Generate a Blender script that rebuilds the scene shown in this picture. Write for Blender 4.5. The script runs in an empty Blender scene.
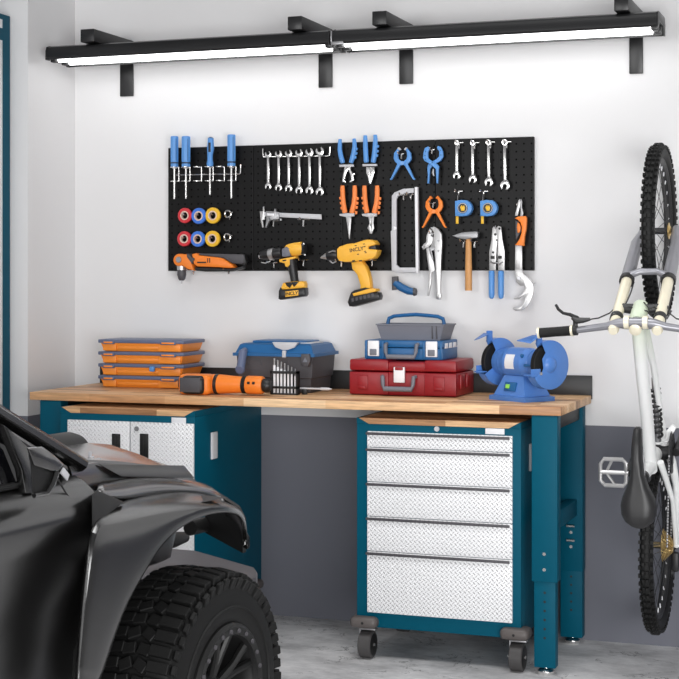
import bpy, bmesh, math, random
from mathutils import Vector as V, Matrix as M
random.seed(7)
sc = bpy.context.scene
COL = sc.collection
PI = math.pi

# ------------------------------------------------------------------ camera model (679 x 679 frame)
F_PX, TH, CAM = 1536.48, 0.3444, V((0.0, -5.9339, 1.4068))
HV = 277.31
AX = V((-math.sin(TH), math.cos(TH), 0)); RT = V((math.cos(TH), math.sin(TH), 0))
def ray(u, v): return AX + RT * ((u - 339.5) / F_PX) + V((0, 0, (HV - v) / F_PX))
def PY(u, v, y):
    d = ray(u, v); return CAM + d * ((y - CAM.y) / d.y)
def PX(u, v, x):
    d = ray(u, v); return CAM + d * ((x - CAM.x) / d.x)
def PZ(u, v, z):
    d = ray(u, v); return CAM + d * ((z - CAM.z) / d.z)
def mpp(p): return (V(p) - CAM).dot(AX) / F_PX          # metres per pixel at a point

class Crop:
    """measurements taken in an enlarged view of the photograph"""
    def __init__(s, x0, y0, k): s.x0, s.y0, s.k = x0, y0, k
    def w(s, x, y, Y): return PY(s.x0 + x / s.k, s.y0 + y / s.k, Y)
    def r(s, px, Y=-0.05, x=100): return px / s.k * mpp(PY(s.x0 + x / s.k, 260, Y))

# ------------------------------------------------------------------ materials
def new_mat(name):
    m = bpy.data.materials.new(name); m.use_nodes = True
    nt = m.node_tree; b = nt.nodes['Principled BSDF']
    return m, nt, b
def lin(c):
    return tuple((x / 12.92 if x <= 0.04045 else ((x + 0.055) / 1.055) ** 2.4) for x in c)
def srgb(r, g, b): return lin((r / 255, g / 255, b / 255)) + (1,)
def mat(name, col, rough=0.5, metal=0.0, var=0.06, scale=30, bump=0.0, bscale=200, emit=None, coat=0.0, spec=0.5):
    m, nt, b = new_mat(name)
    L = nt.links.new
    tc = nt.nodes.new('ShaderNodeTexCoord')
    n = nt.nodes.new('ShaderNodeTexNoise'); n.inputs['Scale'].default_value = scale; n.inputs['Detail'].default_value = 4
    L(tc.outputs['Object'], n.inputs['Vector'])
    r = nt.nodes.new('ShaderNodeMapRange')
    r.inputs['To Min'].default_value = 1 - var; r.inputs['To Max'].default_value = 1 + var
    L(n.outputs['Fac'], r.inputs['Value'])
    mx = nt.nodes.new('ShaderNodeVectorMath'); mx.operation = 'SCALE'
    mx.inputs[0].default_value = col[:3]; L(r.outputs['Result'], mx.inputs['Scale'])
    L(mx.outputs['Vector'], b.inputs['Base Color'])
    b.inputs['Roughness'].default_value = rough; b.inputs['Metallic'].default_value = metal
    b.inputs['Specular IOR Level'].default_value = spec
    if coat: b.inputs['Coat IOR'].default_value = 2.1; b.inputs['Coat Weight'].default_value = coat; b.inputs['Coat Roughness'].default_value = 0.22
    if bump:
        n2 = nt.nodes.new('ShaderNodeTexNoise'); n2.inputs['Scale'].default_value = bscale
        L(tc.outputs['Object'], n2.inputs['Vector'])
        bp = nt.nodes.new('ShaderNodeBump'); bp.inputs['Strength'].default_value = bump; bp.inputs['Distance'].default_value = 0.001
        L(n2.outputs['Fac'], bp.inputs['Height']); L(bp.outputs['Normal'], b.inputs['Normal'])
    if emit:
        b.inputs['Emission Color'].default_value = (1, 1, 1, 1); b.inputs['Emission Strength'].default_value = emit
    return m
def math_node(nt, op, a, b=None, c=None):
    n = nt.nodes.new('ShaderNodeMath'); n.operation = op
    for i, x in enumerate((a, b, c)):
        if x is None: continue
        if isinstance(x, (int, float)): n.inputs[i].default_value = x
        else: nt.links.new(x, n.inputs[i])
    return n.outputs[0]
def wall_material():
    m, nt, b = new_mat('painted_wall'); L = nt.links.new
    g = nt.nodes.new('ShaderNodeNewGeometry'); s = nt.nodes.new('ShaderNodeSeparateXYZ'); L(g.outputs['Position'], s.inputs[0])
    below = math_node(nt, 'LESS_THAN', s.outputs['Z'], 0.833)
    mx = nt.nodes.new('ShaderNodeMix'); mx.data_type = 'RGBA'
    mx.inputs['A'].default_value = (0.80, 0.795, 0.80, 1); mx.inputs['B'].default_value = (0.165, 0.17, 0.20, 1)
    L(below, mx.inputs['Factor']); L(mx.outputs['Result'], b.inputs['Base Color'])
    b.inputs['Roughness'].default_value = 0.65; b.inputs['Specular IOR Level'].default_value = 0.3
    n = nt.nodes.new('ShaderNodeTexNoise'); n.inputs['Scale'].default_value = 120
    L(g.outputs['Position'], n.inputs['Vector'])
    bp = nt.nodes.new('ShaderNodeBump'); bp.inputs['Strength'].default_value = 0.08; bp.inputs['Distance'].default_value = 0.001
    L(n.outputs['Fac'], bp.inputs['Height']); L(bp.outputs['Normal'], b.inputs['Normal'])
    return m
def concrete_material():
    m, nt, b = new_mat('worn_concrete'); L = nt.links.new
    g = nt.nodes.new('ShaderNodeNewGeometry')
    mp = nt.nodes.new('ShaderNodeMapping'); mp.inputs['Scale'].default_value = (1.0, 1.6, 1); mp.inputs['Rotation'].default_value = (0, 0, 0.2)
    L(g.outputs['Position'], mp.inputs['Vector'])
    n1 = nt.nodes.new('ShaderNodeTexNoise'); n1.inputs['Scale'].default_value = 3.0; n1.inputs['Detail'].default_value = 10; n1.inputs['Roughness'].default_value = 0.72
    L(mp.outputs[0], n1.inputs['Vector'])
    cr = nt.nodes.new('ShaderNodeValToRGB')
    cr.color_ramp.elements[0].position = 0.36; cr.color_ramp.elements[0].color = (0.40, 0.396, 0.402, 1)
    cr.color_ramp.elements[1].position = 0.66; cr.color_ramp.elements[1].color = (0.86, 0.85, 0.855, 1)
    L(n1.outputs['Fac'], cr.inputs['Fac'])
    # dark broken trowel scratches
    n2 = nt.nodes.new('ShaderNodeTexNoise'); n2.inputs['Scale'].default_value = 4.0; n2.inputs['Detail'].default_value = 8; n2.inputs['Roughness'].default_value = 0.6
    n2.inputs['Distortion'].default_value = 1.2
    L(mp.outputs[0], n2.inputs['Vector'])
    d = math_node(nt, 'ABSOLUTE', math_node(nt, 'SUBTRACT', n2.outputs['Fac'], 0.5))
    n3 = nt.nodes.new('ShaderNodeTexNoise'); n3.inputs['Scale'].default_value = 5.0; n3.inputs['Detail'].default_value = 3
    L(g.outputs['Position'], n3.inputs['Vector'])
    line = math_node(nt, 'LESS_THAN', d, 0.007)
    gate = math_node(nt, 'GREATER_THAN', n3.outputs['Fac'], 0.53)
    k = math_node(nt, 'MULTIPLY', math_node(nt, 'MULTIPLY', line, gate), 0.7)
    mx = nt.nodes.new('ShaderNodeMix'); mx.data_type = 'RGBA'; L(k, mx.inputs['Factor'])
    L(cr.outputs['Color'], mx.inputs['A']); mx.inputs['B'].default_value = (0.07, 0.068, 0.07, 1)
    L(mx.outputs['Result'], b.inputs['Base Color']); b.inputs['Roughness'].default_value = 0.6
    bp = nt.nodes.new('ShaderNodeBump'); bp.inputs['Strength'].default_value = 0.25; bp.inputs['Distance'].default_value = 0.004
    L(n1.outputs['Fac'], bp.inputs['Height']); L(bp.outputs['Normal'], b.inputs['Normal'])
    return m
def butcher_material(name='butcher_block', w=0.33, h=0.042):
    m, nt, b = new_mat(name); L = nt.links.new
    g = nt.nodes.new('ShaderNodeNewGeometry')
    br = nt.nodes.new('ShaderNodeTexBrick'); br.offset = 0.37; br.offset_frequency = 2; br.squash = 1
    br.inputs['Color1'].default_value = (0, 0, 0, 1); br.inputs['Color2'].default_value = (1, 1, 1, 1)
    br.inputs['Scale'].default_value = 1; br.inputs['Mortar Size'].default_value = 0
    br.inputs['Brick Width'].default_value = w; br.inputs['Row Height'].default_value = h; br.inputs['Bias'].default_value = 0
    mp = nt.nodes.new('ShaderNodeMapping'); mp.inputs['Location'].default_value = (10.1, 10.02, 0)
    L(g.outputs['Position'], mp.inputs['Vector']); L(mp.outputs[0], br.inputs['Vector'])
    cr = nt.nodes.new('ShaderNodeValToRGB'); e = cr.color_ramp.elements
    e[0].position = 0.0; e[0].color = srgb(158, 110, 72); e[1].position = 1.0; e[1].color = srgb(242, 204, 160)
    x = e.new(0.35); x.color = srgb(206, 157, 112); x = e.new(0.7); x.color = srgb(230, 184, 136)
    L(br.outputs['Color'], cr.inputs['Fac'])
    n = nt.nodes.new('ShaderNodeTexNoise'); n.inputs['Scale'].default_value = 1.0; n.inputs['Detail'].default_value = 8
    mp2 = nt.nodes.new('ShaderNodeMapping'); mp2.inputs['Scale'].default_value = (9, 130, 130)
    L(g.outputs['Position'], mp2.inputs['Vector']); L(mp2.outputs[0], n.inputs['Vector'])
    r = nt.nodes.new('ShaderNodeMapRange'); r.inputs['From Min'].default_value = 0.3; r.inputs['From Max'].default_value = 0.7
    r.inputs['To Min'].default_value = 0.7; r.inputs['To Max'].default_value = 1.16
    L(n.outputs['Fac'], r.inputs['Value'])
    mx = nt.nodes.new('ShaderNodeVectorMath'); mx.operation = 'SCALE'; L(cr.outputs['Color'], mx.inputs[0]); L(r.outputs['Result'], mx.inputs['Scale'])
    L(mx.outputs['Vector'], b.inputs['Base Color']); b.inputs['Roughness'].default_value = 0.45
    return m
def tread_plate_material():
    """bright sheet with raised lozenges set alternately at +45 and -45 degrees"""
    m, nt, b = new_mat('diamond_tread_plate'); L = nt.links.new
    g = nt.nodes.new('ShaderNodeNewGeometry'); s = nt.nodes.new('ShaderNodeSeparateXYZ'); L(g.outputs['Position'], s.inputs[0])
    P = 0.017
    sy = math_node(nt, 'ADD', s.outputs['X'], s.outputs['Y'])
    p = math_node(nt, 'DIVIDE', math_node(nt, 'ADD', sy, 20), P); q = math_node(nt, 'DIVIDE', s.outputs['Z'], P)
    def lens(sign, off):
        fx = math_node(nt, 'SUBTRACT', math_node(nt, 'FRACT', math_node(nt, 'ADD', p, off)), 0.5)
        fz = math_node(nt, 'SUBTRACT', math_node(nt, 'FRACT', math_node(nt, 'ADD', q, off)), 0.5)
        a = math_node(nt, 'ADD', fx, math_node(nt, 'MULTIPLY', fz, sign))
        c = math_node(nt, 'SUBTRACT', fx, math_node(nt, 'MULTIPLY', fz, sign))
        e = math_node(nt, 'ADD', math_node(nt, 'POWER', math_node(nt, 'DIVIDE', a, 0.52), 2), math_node(nt, 'POWER', math_node(nt, 'DIVIDE', c, 0.15), 2))
        return math_node(nt, 'MAXIMUM', math_node(nt, 'SUBTRACT', 1, e), 0)
    h = math_node(nt, 'MAXIMUM', math_node(nt, 'MULTIPLY', lens(1, 0), 0.4), lens(-1, 0.5))
    bp = nt.nodes.new('ShaderNodeBump'); bp.inputs['Strength'].default_value = 1.0; bp.inputs['Distance'].default_value = 0.010
    L(h, bp.inputs['Height']); L(bp.outputs['Normal'], b.inputs['Normal'])
    b.inputs['Base Color'].default_value = (0.95, 0.95, 0.965, 1); b.inputs['Metallic'].default_value = 0.0; b.inputs['Roughness'].default_value = 0.33
    return m
def pegboard_material():
    m, nt, b = new_mat('perforated_black_steel'); L = nt.links.new
    g = nt.nodes.new('ShaderNodeNewGeometry'); s = nt.nodes.new('ShaderNodeSeparateXYZ'); L(g.outputs['Position'], s.inputs[0])
    P = 0.0305
    fx = math_node(nt, 'SUBTRACT', math_node(nt, 'FRACT', math_node(nt, 'DIVIDE', math_node(nt, 'ADD', s.outputs['X'], 10.0), P)), 0.5)
    fz = math_node(nt, 'SUBTRACT', math_node(nt, 'FRACT', math_node(nt, 'DIVIDE', math_node(nt, 'ADD', s.outputs['Z'], 10.01), P)), 0.5)
    d = math_node(nt, 'ADD', math_node(nt, 'POWER', fx, 2), math_node(nt, 'POWER', fz, 2))
    hole = math_node(nt, 'LESS_THAN', d, 0.014)
    mx = nt.nodes.new('ShaderNodeMix'); mx.data_type = 'RGBA'; L(hole, mx.inputs['Factor'])
    mx.inputs['A'].default_value = (0.0035, 0.0034, 0.0036, 1); mx.inputs['B'].default_value = (0.003, 0.003, 0.003, 1)
    L(mx.outputs['Result'], b.inputs['Base Color']); b.inputs['Roughness'].default_value = 0.42
    sp = math_node(nt, 'MULTIPLY', math_node(nt, 'SUBTRACT', 1, hole), 0.21); L(sp, b.inputs['Specular IOR Level'])
    return m

MT = {}
MT['wall'] = wall_material(); MT['floor'] = concrete_material(); MT['wood'] = butcher_material()
MT['tread'] = tread_plate_material(); MT['peg'] = pegboard_material()
MT['teal'] = mat('teal_powder_coat', srgb(0, 82, 104), 0.5, 0, 0.05, 40, 0.15, 500, spec=0.12)
MT['black'] = mat('black_steel', (0.014, 0.014, 0.015), 0.45)
MT['lampblack'] = mat('satin_black_aluminium', (0.010, 0.010, 0.011), 0.35)
MT['rubber'] = mat('black_rubber', (0.008, 0.008, 0.008), 0.6, 0, 0.15, 60, 0.2, 300, spec=0.3)
MT['castor'] = mat('grey_castor_rubber', srgb(70, 68, 68), 0.55)
MT['bumper'] = mat('castor_bumper', srgb(92, 86, 84), 0.5)
MT['plast'] = mat('black_plastic', (0.012, 0.012, 0.013), 0.4)
MT['darkgrey'] = mat('dark_grey_plastic', srgb(76, 74, 78), 0.5)
MT['midgrey'] = mat('mid_grey_plastic', srgb(112, 114, 124), 0.5)
MT['ltgrey'] = mat('light_grey_plastic', srgb(196, 196, 200), 0.45)
MT['white'] = mat('white_plastic', srgb(235, 235, 238), 0.4)
MT['chrome'] = mat('polished_steel', (0.80, 0.79, 0.78), 0.22, 1.0, 0.04)
MT['steel'] = mat('satin_steel', (0.56, 0.555, 0.555), 0.36, 0.8, 0.06)
MT['dullsteel'] = mat('dull_steel', (0.36, 0.36, 0.37), 0.42, 0.8, 0.1)
MT['blue'] = mat('bright_blue_grip', srgb(88, 148, 214), 0.4)
MT['bluedk'] = mat('mid_blue_plastic', srgb(24, 92, 146), 0.4)
MT['grindblue'] = mat('grinder_blue_paint', srgb(80, 128, 200), 0.35, 0, 0.05, 60, 0.1, 400)
MT['orange'] = mat('orange_plastic', srgb(244, 132, 40), 0.45)
MT['orangegrip'] = mat('soft_orange_grip', srgb(244, 138, 70), 0.5)
MT['boxorange'] = mat('translucent_orange_box', srgb(250, 150, 54), 0.35)
MT['lidgrey'] = mat('slate_blue_lid', srgb(96, 106, 134), 0.4)
MT['yellow'] = mat('yellow_drill_shell', srgb(246, 184, 62), 0.42)
MT['tapeyellow'] = mat('yellow_tape', srgb(238, 186, 40), 0.35)
MT['tapered'] = mat('red_tape', srgb(206, 44, 54), 0.35)
MT['tapeblue'] = mat('blue_tape', srgb(58, 116, 214), 0.35)
MT['card'] = mat('pale_cardboard', srgb(222, 196, 180), 0.7)
MT['red'] = mat('red_case_plastic', srgb(142, 14, 26), 0.4)
MT['ash'] = mat('ash_handle', srgb(206, 150, 92), 0.5, 0, 0.2, 60)
MT['carpaint'] = mat('black_car_paint', (0.004, 0.0038, 0.0038), 0.16, 0, 0.02, 30, coat=0.9, spec=0.7)
MT['cardoor'] = mat('black_door_paint', (0.004, 0.0038, 0.0038), 0.30, 0, 0.02, 30, coat=0.6, spec=0.7)
MT['carmatte'] = mat('matte_black_panel', (0.005, 0.0049, 0.0049), 0.27, 0, 0.03, spec=0.6, coat=0.42)
MT['cartrim'] = mat('black_trim', (0.006, 0.006, 0.006), 0.5)
MT['glass'] = mat('tinted_glass', (0.004, 0.004, 0.005), 0.05)
MT['silver'] = mat('silver_fork', srgb(150, 150, 156), 0.35, 0.5)
MT['cream'] = mat('cream_anodised', srgb(244, 236, 212), 0.35, 0.2)
MT['palegreen'] = mat('pale_green_frame', srgb(216, 228, 204), 0.35)
MT['frame'] = mat('white_bicycle_frame', srgb(240, 241, 240), 0.3)
MT['gold'] = mat('gold_cassette', (0.72, 0.52, 0.22), 0.35, 0.8)
MT['tube'] = mat('lit_lamp_tube', (0.9, 0.9, 0.9), 0.4, emit=3.8)
MT['reflector'] = mat('white_reflector', (0.85, 0.85, 0.85), 0.4)
MT['saddle'] = mat('black_saddle', (0.018, 0.018, 0.019), 0.42)
MT['led'] = mat('green_switch', srgb(150, 220, 90), 0.4)

# ------------------------------------------------------------------ mesh building
class B:
    def __init__(s): s.bm = bmesh.new(); s.mi = 0
    def _m(s, faces):
        for f in faces: f.material_index = s.mi
    def box(s, c, d, bev=0.0, rot=None, seg=2):
        b = bmesh.new(); bmesh.ops.create_cube(b, size=1)
        bmesh.ops.scale(b, vec=V(d), verts=b.verts)
        if bev: bmesh.ops.bevel(b, geom=b.edges[:], offset=bev, segments=seg, profile=0.5, affect='EDGES')
        m = M.Translation(V(c)) @ (rot.to_4x4() if rot else M.Identity(4))
        bmesh.ops.transform(b, matrix=m, verts=b.verts); s.merge(b); return s
    def span(s, a, b, bev=0.0):
        a, b = V(a), V(b); d = b - a
        return s.box((a + b) / 2, (abs(d.x), abs(d.y), abs(d.z)), bev)
    def merge(s, b):
        mp = {}
        for v in b.verts: mp[v] = s.bm.verts.new(v.co)
        for f in b.faces:
            try:
                nf = s.bm.faces.new([mp[v] for v in f.verts]); nf.material_index = s.mi
            except ValueError: pass
        b.free()
    def tube(s, pts, r, seg=10, closed=False, up=None, sq=(1, 1), caps=True):
        pts = [V(p) for p in pts]; n = len(pts)
        rs = r if isinstance(r, (list, tuple)) else [r] * n
        rings = []; ref = None
        for i, p in enumerate(pts):
            a = pts[(i - 1) % n] if (closed or i > 0) else p
            b = pts[(i + 1) % n] if (closed or i < n - 1) else p
            t = b - a
            if t.length < 1e-9: t = V((0, 0, 1))
            t.normalize()
            if ref is None:
                ref = V(up) if up else (V((0, 0, 1)) if abs(t.z) < 0.9 else V((0, 1, 0)))
            x = ref - t * ref.dot(t)
            if x.length < 1e-6: x = t.orthogonal()
            x.normalize(); y = t.cross(x); ref = x
            rings.append([s.bm.verts.new(p + (x * math.cos(2 * PI * k / seg) * sq[0] + y * math.sin(2 * PI * k / seg) * sq[1]) * rs[i]) for k in range(seg)])
        fs = []
        for i in range(n if closed else n - 1):
            A, Bq = rings[i], rings[(i + 1) % n]
            for k in range(seg):
                fs.append(s.bm.faces.new((A[k], A[(k + 1) % seg], Bq[(k + 1) % seg], Bq[k])))
        if not closed and caps:
            fs.append(s.bm.faces.new(rings[0][::-1])); fs.append(s.bm.faces.new(rings[-1]))
        s._m(fs); return s
    def lathe(s, prof, o, axis, seg=24, closed=False):
        """prof: (distance along axis, radius)"""
        o = V(o); a = V(axis).normalized(); x = a.orthogonal().normalized(); y = a.cross(x)
        rings = [[s.bm.verts.new(o + a * h + (x * math.cos(2 * PI * k / seg) + y * math.sin(2 * PI * k / seg)) * max(r, 1e-5)) for k in range(seg)] for h, r in prof]
        fs = []
        n = len(rings)
        for i in range(n if closed else n - 1):
            A, Bq = rings[i], rings[(i + 1) % n]
            for k in range(seg): fs.append(s.bm.faces.new((A[k], A[(k + 1) % seg], Bq[(k + 1) % seg], Bq[k])))
        if not closed:
            fs.append(s.bm.faces.new(rings[0][::-1])); fs.append(s.bm.faces.new(rings[-1]))
        s._m(fs); return s
    def prism(s, pts, ext, bev=0.0):
        b = bmesh.new(); pts = [V(p) for p in pts]; ext = V(ext)
        A = [b.verts.new(p) for p in pts]; C = [b.verts.new(p + ext) for p in pts]
        f0 = b.faces.new(A); f1 = b.faces.new(C[::-1]); n = len(pts)
        for i in range(n): b.faces.new((A[i], C[i], C[(i + 1) % n], A[(i + 1) % n]))
        bmesh.ops.recalc_face_normals(b, faces=b.faces)
        if bev:
            es = list(set(f0.edges[:] + f1.edges[:]))
            try: bmesh.ops.bevel(b, geom=es, offset=bev, segments=2, profile=0.5, affect='EDGES', clamp_overlap=True)
            except Exception: pass
        s.merge(b); return s
    def grid(s, rows, closed_u=False, thick=None):
        vs = [[s.bm.verts.new(V(p)) for p in r] for r in rows]
        fs = []
        for i in range(len(vs) - 1):
            m = len(vs[i])
            for j in range(m if closed_u else m - 1):
                q = (vs[i][j], vs[i][(j + 1) % m], vs[i + 1][(j + 1) % m], vs[i + 1][j])
                if len(set(q)) == 4: fs.append(s.bm.faces.new(q))
        s._m(fs)
        return vs
    def cap(s, ring):
        f = s.bm.faces.new(ring); f.material_index = s.mi
def root_matrix(o):
    m = M.Identity(4)
    while o is not None:
        m = M.LocRotScale(o.location, o.rotation_euler, o.scale) @ m; o = o.parent
    return m
def finish(name, b, mats, parent=None, origin=None, smooth=35, local=False, solid=None, subsurf=0):
    bm = b.bm
    bmesh.ops.recalc_face_normals(bm, faces=bm.faces)
    me = bpy.data.meshes.new(name); bm.to_mesh(me); bm.free()
    for x in (mats if isinstance(mats, (list, tuple)) else [mats]): me.materials.append(MT[x] if isinstance(x, str) else x)
    if smooth:
        me.polygons.foreach_set('use_smooth', [True] * len(me.polygons))
        me.set_sharp_from_angle(angle=math.radians(smooth))
    o = bpy.data.objects.new(name, me); COL.objects.link(o)
    if parent is not None:
        o.parent = parent
        if not local: me.transform(root_matrix(parent).inverted())
    elif origin is not None:
        me.transform(M.Translation(-V(origin))); o.location = origin
    if subsurf:
        md = o.modifiers.new('smooth', 'SUBSURF'); md.levels = subsurf; md.render_levels = subsurf
    if solid:
        md = o.modifiers.new('thickness', 'SOLIDIFY'); md.thickness = solid; md.offset = -1
    return o
def tag(o, label, cat, group=None):
    o['label'] = label; o['category'] = cat
    if group: o['group'] = group
    return o
def thing(name, label, cat, loc=(0, 0, 0), rz=0.0, group=None):
    o = bpy.data.objects.new(name, None); COL.objects.link(o); o.empty_display_size = 0.05
    o.location = loc; o.rotation_euler = (0, 0, rz)
    return tag(o, label, cat, group)
def structure(name, b, m, smooth=0):
    o = finish(name, b, m, smooth=smooth); o['kind'] = 'structure'; return o
def solo(name, b, m, label, cat, group=None, smooth=35):
    xs = [v.co for v in b.bm.verts]
    lo = V((min(p.x for p in xs), min(p.y for p in xs), min(p.z for p in xs))); hi = V((max(p.x for p in xs), max(p.y for p in xs), max(p.z for p in xs)))
    return tag(finish(name, b, m, origin=V(((lo.x + hi.x) / 2, (lo.y + hi.y) / 2, lo.z)), smooth=smooth), label, cat, group)
def copy_tree(o, loc=None, parent=None):
    c = o.copy(); COL.objects.link(c); c.parent = parent
    if loc is not None: c.location = loc
    for ch in list(o.children): copy_tree(ch, None, c)
    return c
def plate(b, K, pts, Yf, th, bev=0.0015):
    return b.prism([K.w(x, y, Yf) for x, y in pts], (0, th, 0), bev)
def rod(b, K, pts, Y, seg=10, sq=(1, 1)):
    """pts: (x, y, r) in enlarged-view units, r a radius; axis lies in the plane at depth Y"""
    return b.tube([K.w(x, y, Y) for x, y, r in pts], [K.r(r, Y, x) for x, y, r in pts], seg, sq=sq)
def text(parent, s, size, loc, rot, m, name='lettering', ext=0.0005):
    cu = bpy.data.curves.new(name, 'FONT'); cu.body = s; cu.size = size; cu.extrude = ext; cu.align_x = 'CENTER'; cu.align_y = 'CENTER'; cu.offset = size * 0.012
    t = bpy.data.objects.new(name, cu); COL.objects.link(t)
    me = bpy.data.meshes.new_from_object(t.evaluated_get(bpy.context.evaluated_depsgraph_get()))
    bpy.data.objects.remove(t); me.materials.clear(); me.materials.append(MT[m])
    o = bpy.data.objects.new(name, me); COL.objects.link(o); o.parent = parent
    me.transform(M.Translation(V(loc)) @ rot.to_4x4()); me.transform(root_matrix(parent).inverted())
    return o
# ------------------------------------------------------------------ the room
XW, YP, XF = -3.3575, -0.39, -4.1
structure('wall_back', B().span((XW - 0.2, 0, 0), (2.6, 0.15, 3.6)), 'wall')
structure('wall_pier', B().span((XF, YP, 0), (XW, 0.0, 3.6)), 'wall')
structure('wall_left', B().span((XF - 0.15, -7.5, 0), (XF, 0.0, 3.6)), 'wall')
structure('floor', B().span((XF - 0.15, -7.5, -0.1), (2.6, 0.15, 0)), 'floor')

# ------------------------------------------------------------------ strip lights on brackets
BX = [(-3.132, -3.069), (-2.217, -2.157), (-1.869, -1.811), (-0.944, -0.892)]
names = ['far left bracket under the lamp', 'second bracket, just left of the lamp joint', 'third bracket, just right of the lamp joint', 'far right bracket near the lamp end']
for (x0, x1), nm in zip(BX, names):
    t = thing('lamp_bracket', 'black steel wall bracket holding the strip lamps, ' + nm, 'bracket', ((x0 + x1) / 2, 0, 2.187), 0, 'brackets of the strip lamps')
    finish('arm', B().span((x0, -0.355, 2.372), (x1, -0.001, 2.425), 0.003), 'lampblack', t)
    finish('wall_plate', B().span((x0, -0.012, 2.187), (x1, -0.001, 2.371), 0.003), 'lampblack', t)
def lamp(x0, x1, label):
    t = thing('strip_lamp', label, 'lamp', ((x0 + x1) / 2, -0.245, 2.3), 0, 'strip lamps over the tool wall')
    prof = [(-0.335, 2.311), (-0.340, 2.318), (-0.340, 2.345), (-0.332, 2.362), (-0.315, 2.369), (-0.175, 2.369), (-0.158, 2.362), (-0.150, 2.345), (-0.150, 2.303), (-0.154, 2.303), (-0.154, 2.340), (-0.165, 2.352), (-0.322, 2.352), (-0.331, 2.342), (-0.331, 2.311)]
    finish('housing', B().prism([(x0, y, z) for y, z in prof], (x1 - x0, 0, 0)), 'lampblack', t, smooth=30)
    finish('reflector', B().prism([(x0 + 0.02, y, z) for y, z in [(-0.325, 2.345), (-0.29, 2.331), (-0.20, 2.331), (-0.16, 2.345), (-0.16, 2.348), (-0.325, 2.348)]], (x1 - x0 - 0.04, 0, 0)), 'reflector', t)
    for y in (-0.295, -0.205):
        tb = finish('lamp_tube', B().tube([(x0 + 0.035, y, 2.317), (x1 - 0.035, y, 2.317)], 0.014, 14), 'tube', t)
        for x, d in ((x0 + 0.014, 1), (x1 - 0.014, -1)):
            finish('tube_holder', B().box((x, y, 2.320), (0.026, 0.03, 0.034), 0.004), 'lampblack', tb)
    for x in (x0, x1):
        e = B().prism([(x - 0.004, y, z) for y, z in [(-0.342, 2.309), (-0.342, 2.346), (-0.333, 2.364), (-0.315, 2.3705), (-0.175, 2.3705), (-0.157, 2.364), (-0.148, 2.346), (-0.148, 2.302), (-0.17, 2.302), (-0.178, 2.33), (-0.29, 2.335), (-0.315, 2.309)]], (0.008, 0, 0), 0.0015)
        finish('end_cap', e, 'lampblack', t)
    return t
lamp(-3.300, -2.052, 'long black twin tube strip lamp on the left, ending beside the white pier')
rl = lamp(-2.034, -0.792, 'long black twin tube strip lamp on the right, reaching above the bicycle')
finish('joint_clip', B().box((-2.038, -0.346, 2.338), (0.006, 0.008, 0.045), 0.002).box((-2.012, -0.348, 2.312), (0.05, 0.012, 0.012), 0.002), 'dullsteel', rl)

# ------------------------------------------------------------------ tall cabinet at the left edge
XT = -3.437
t = thing('tall_cabinet', 'tall teal cabinet with white tread plate door, at the far left edge', 'cabinet', (XT - 0.24, -0.85, 0))
finish('body', B().span((XT - 0.48, -1.31, 0.03), (XT, -0.396, 2.49), 0.004), 'teal', t)
finish('plinth', B().span((XT - 0.45, -1.28, 0.0), (XT - 0.03, -0.42, 0.03)), 'black', t)
d = finish('door', B().span((XT, -0.84, 0.14), (XT + 0.004, -0.462, 2.38), 0.001), 'tread', t)
finish('door', B().span((XT, -1.26, 0.14), (XT + 0.004, -0.846, 2.38), 0.001), 'tread', t)
finish('name_plate', B().span((XT, -0.53, 2.43), (XT + 0.004, -0.462, 2.466), 0.001), 'white', t)

# ------------------------------------------------------------------ workbench
T = 0.95
bench = thing('workbench', 'long workbench with butcher block top on teal steel legs against the wall', 'workbench', (-2.16, -0.3, 0))
finish('worktop', B().span((-3.229, -0.590, 0.919), (-1.090, -0.012, T), 0.0025), 'wood', bench)
finish('splashback', B().span((-3.229, -0.0115, 0.935), (-1.087, -0.002, 1.026), 0.001), 'black', bench)
def leg(x0, x1, y0, y1):
    l = finish('leg', B().span((x0, y0, 0.330 if y0 < -0.3 else 0.28), (x1, y1, 0.9185), 0.004), 'teal', bench)
    b = B().span((x0 + (0.008 if y0 < -0.3 else 0.002), y0 + (0.006 if y0 < -0.3 else 0.002), 0.026), (x1 - (0.008 if y0 < -0.3 else 0.002), y1 - 0.006, 0.345), 0.003)
    b.mi = 1
    for k in range(6): b.tube([((x0 + x1) / 2, y0 + 0.0062, 0.292 - 0.032 * k), ((x0 + x1) / 2, y0 + (0.005 if y0 < -0.3 else 0.001), 0.292 - 0.032 * k)], 0.0045, 10)
    finish('leg_extension', b, ['teal', 'cartrim'], l)
    finish('levelling_foot', B().lathe([(0, 0.028), (0.006, 0.031), (0.013, 0.030), (0.020, 0.022), (0.022, 0.010), (0.045, 0.006)], ((x0 + x1) / 2, (y0 + y1) / 2, 0), (0, 0, 1), 20), 'chrome', l)
    for z in (0.375, 0.43):
        finish('bolt', B().lathe([(0, 0.007), (0.004, 0.006)], ((x0 + x1) / 2, y0, z), (0, -1, 0), 12), 'chrome', l)
LEGS = [(-1.197, -1.104, -0.585, -0.525), (-1.197, -1.108, -0.092, -0.032), (-3.185, -3.090, -0.585, -0.525), (-3.185, -3.090, -0.092, -0.032)]
for a in LEGS: leg(*a)
for x in (-1.150, -3.137):
    finish('crossbar', B().span((x - 0.02, -0.5245, 0.495), (x + 0.02, -0.0925, 0.557), 0.003), 'teal', bench)
    finish('top_rail', B().span((x - 0.03, -0.5245, 0.862), (x + 0.03, -0.0925, 0.9185), 0.003), 'cartrim', bench)
    for z in (0.400, 0.455):
        finish('bolt', B().tube([(x - 0.02, -0.096, z), (x + 0.012, -0.096, z)], 0.006, 10), 'chrome', bench)

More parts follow.
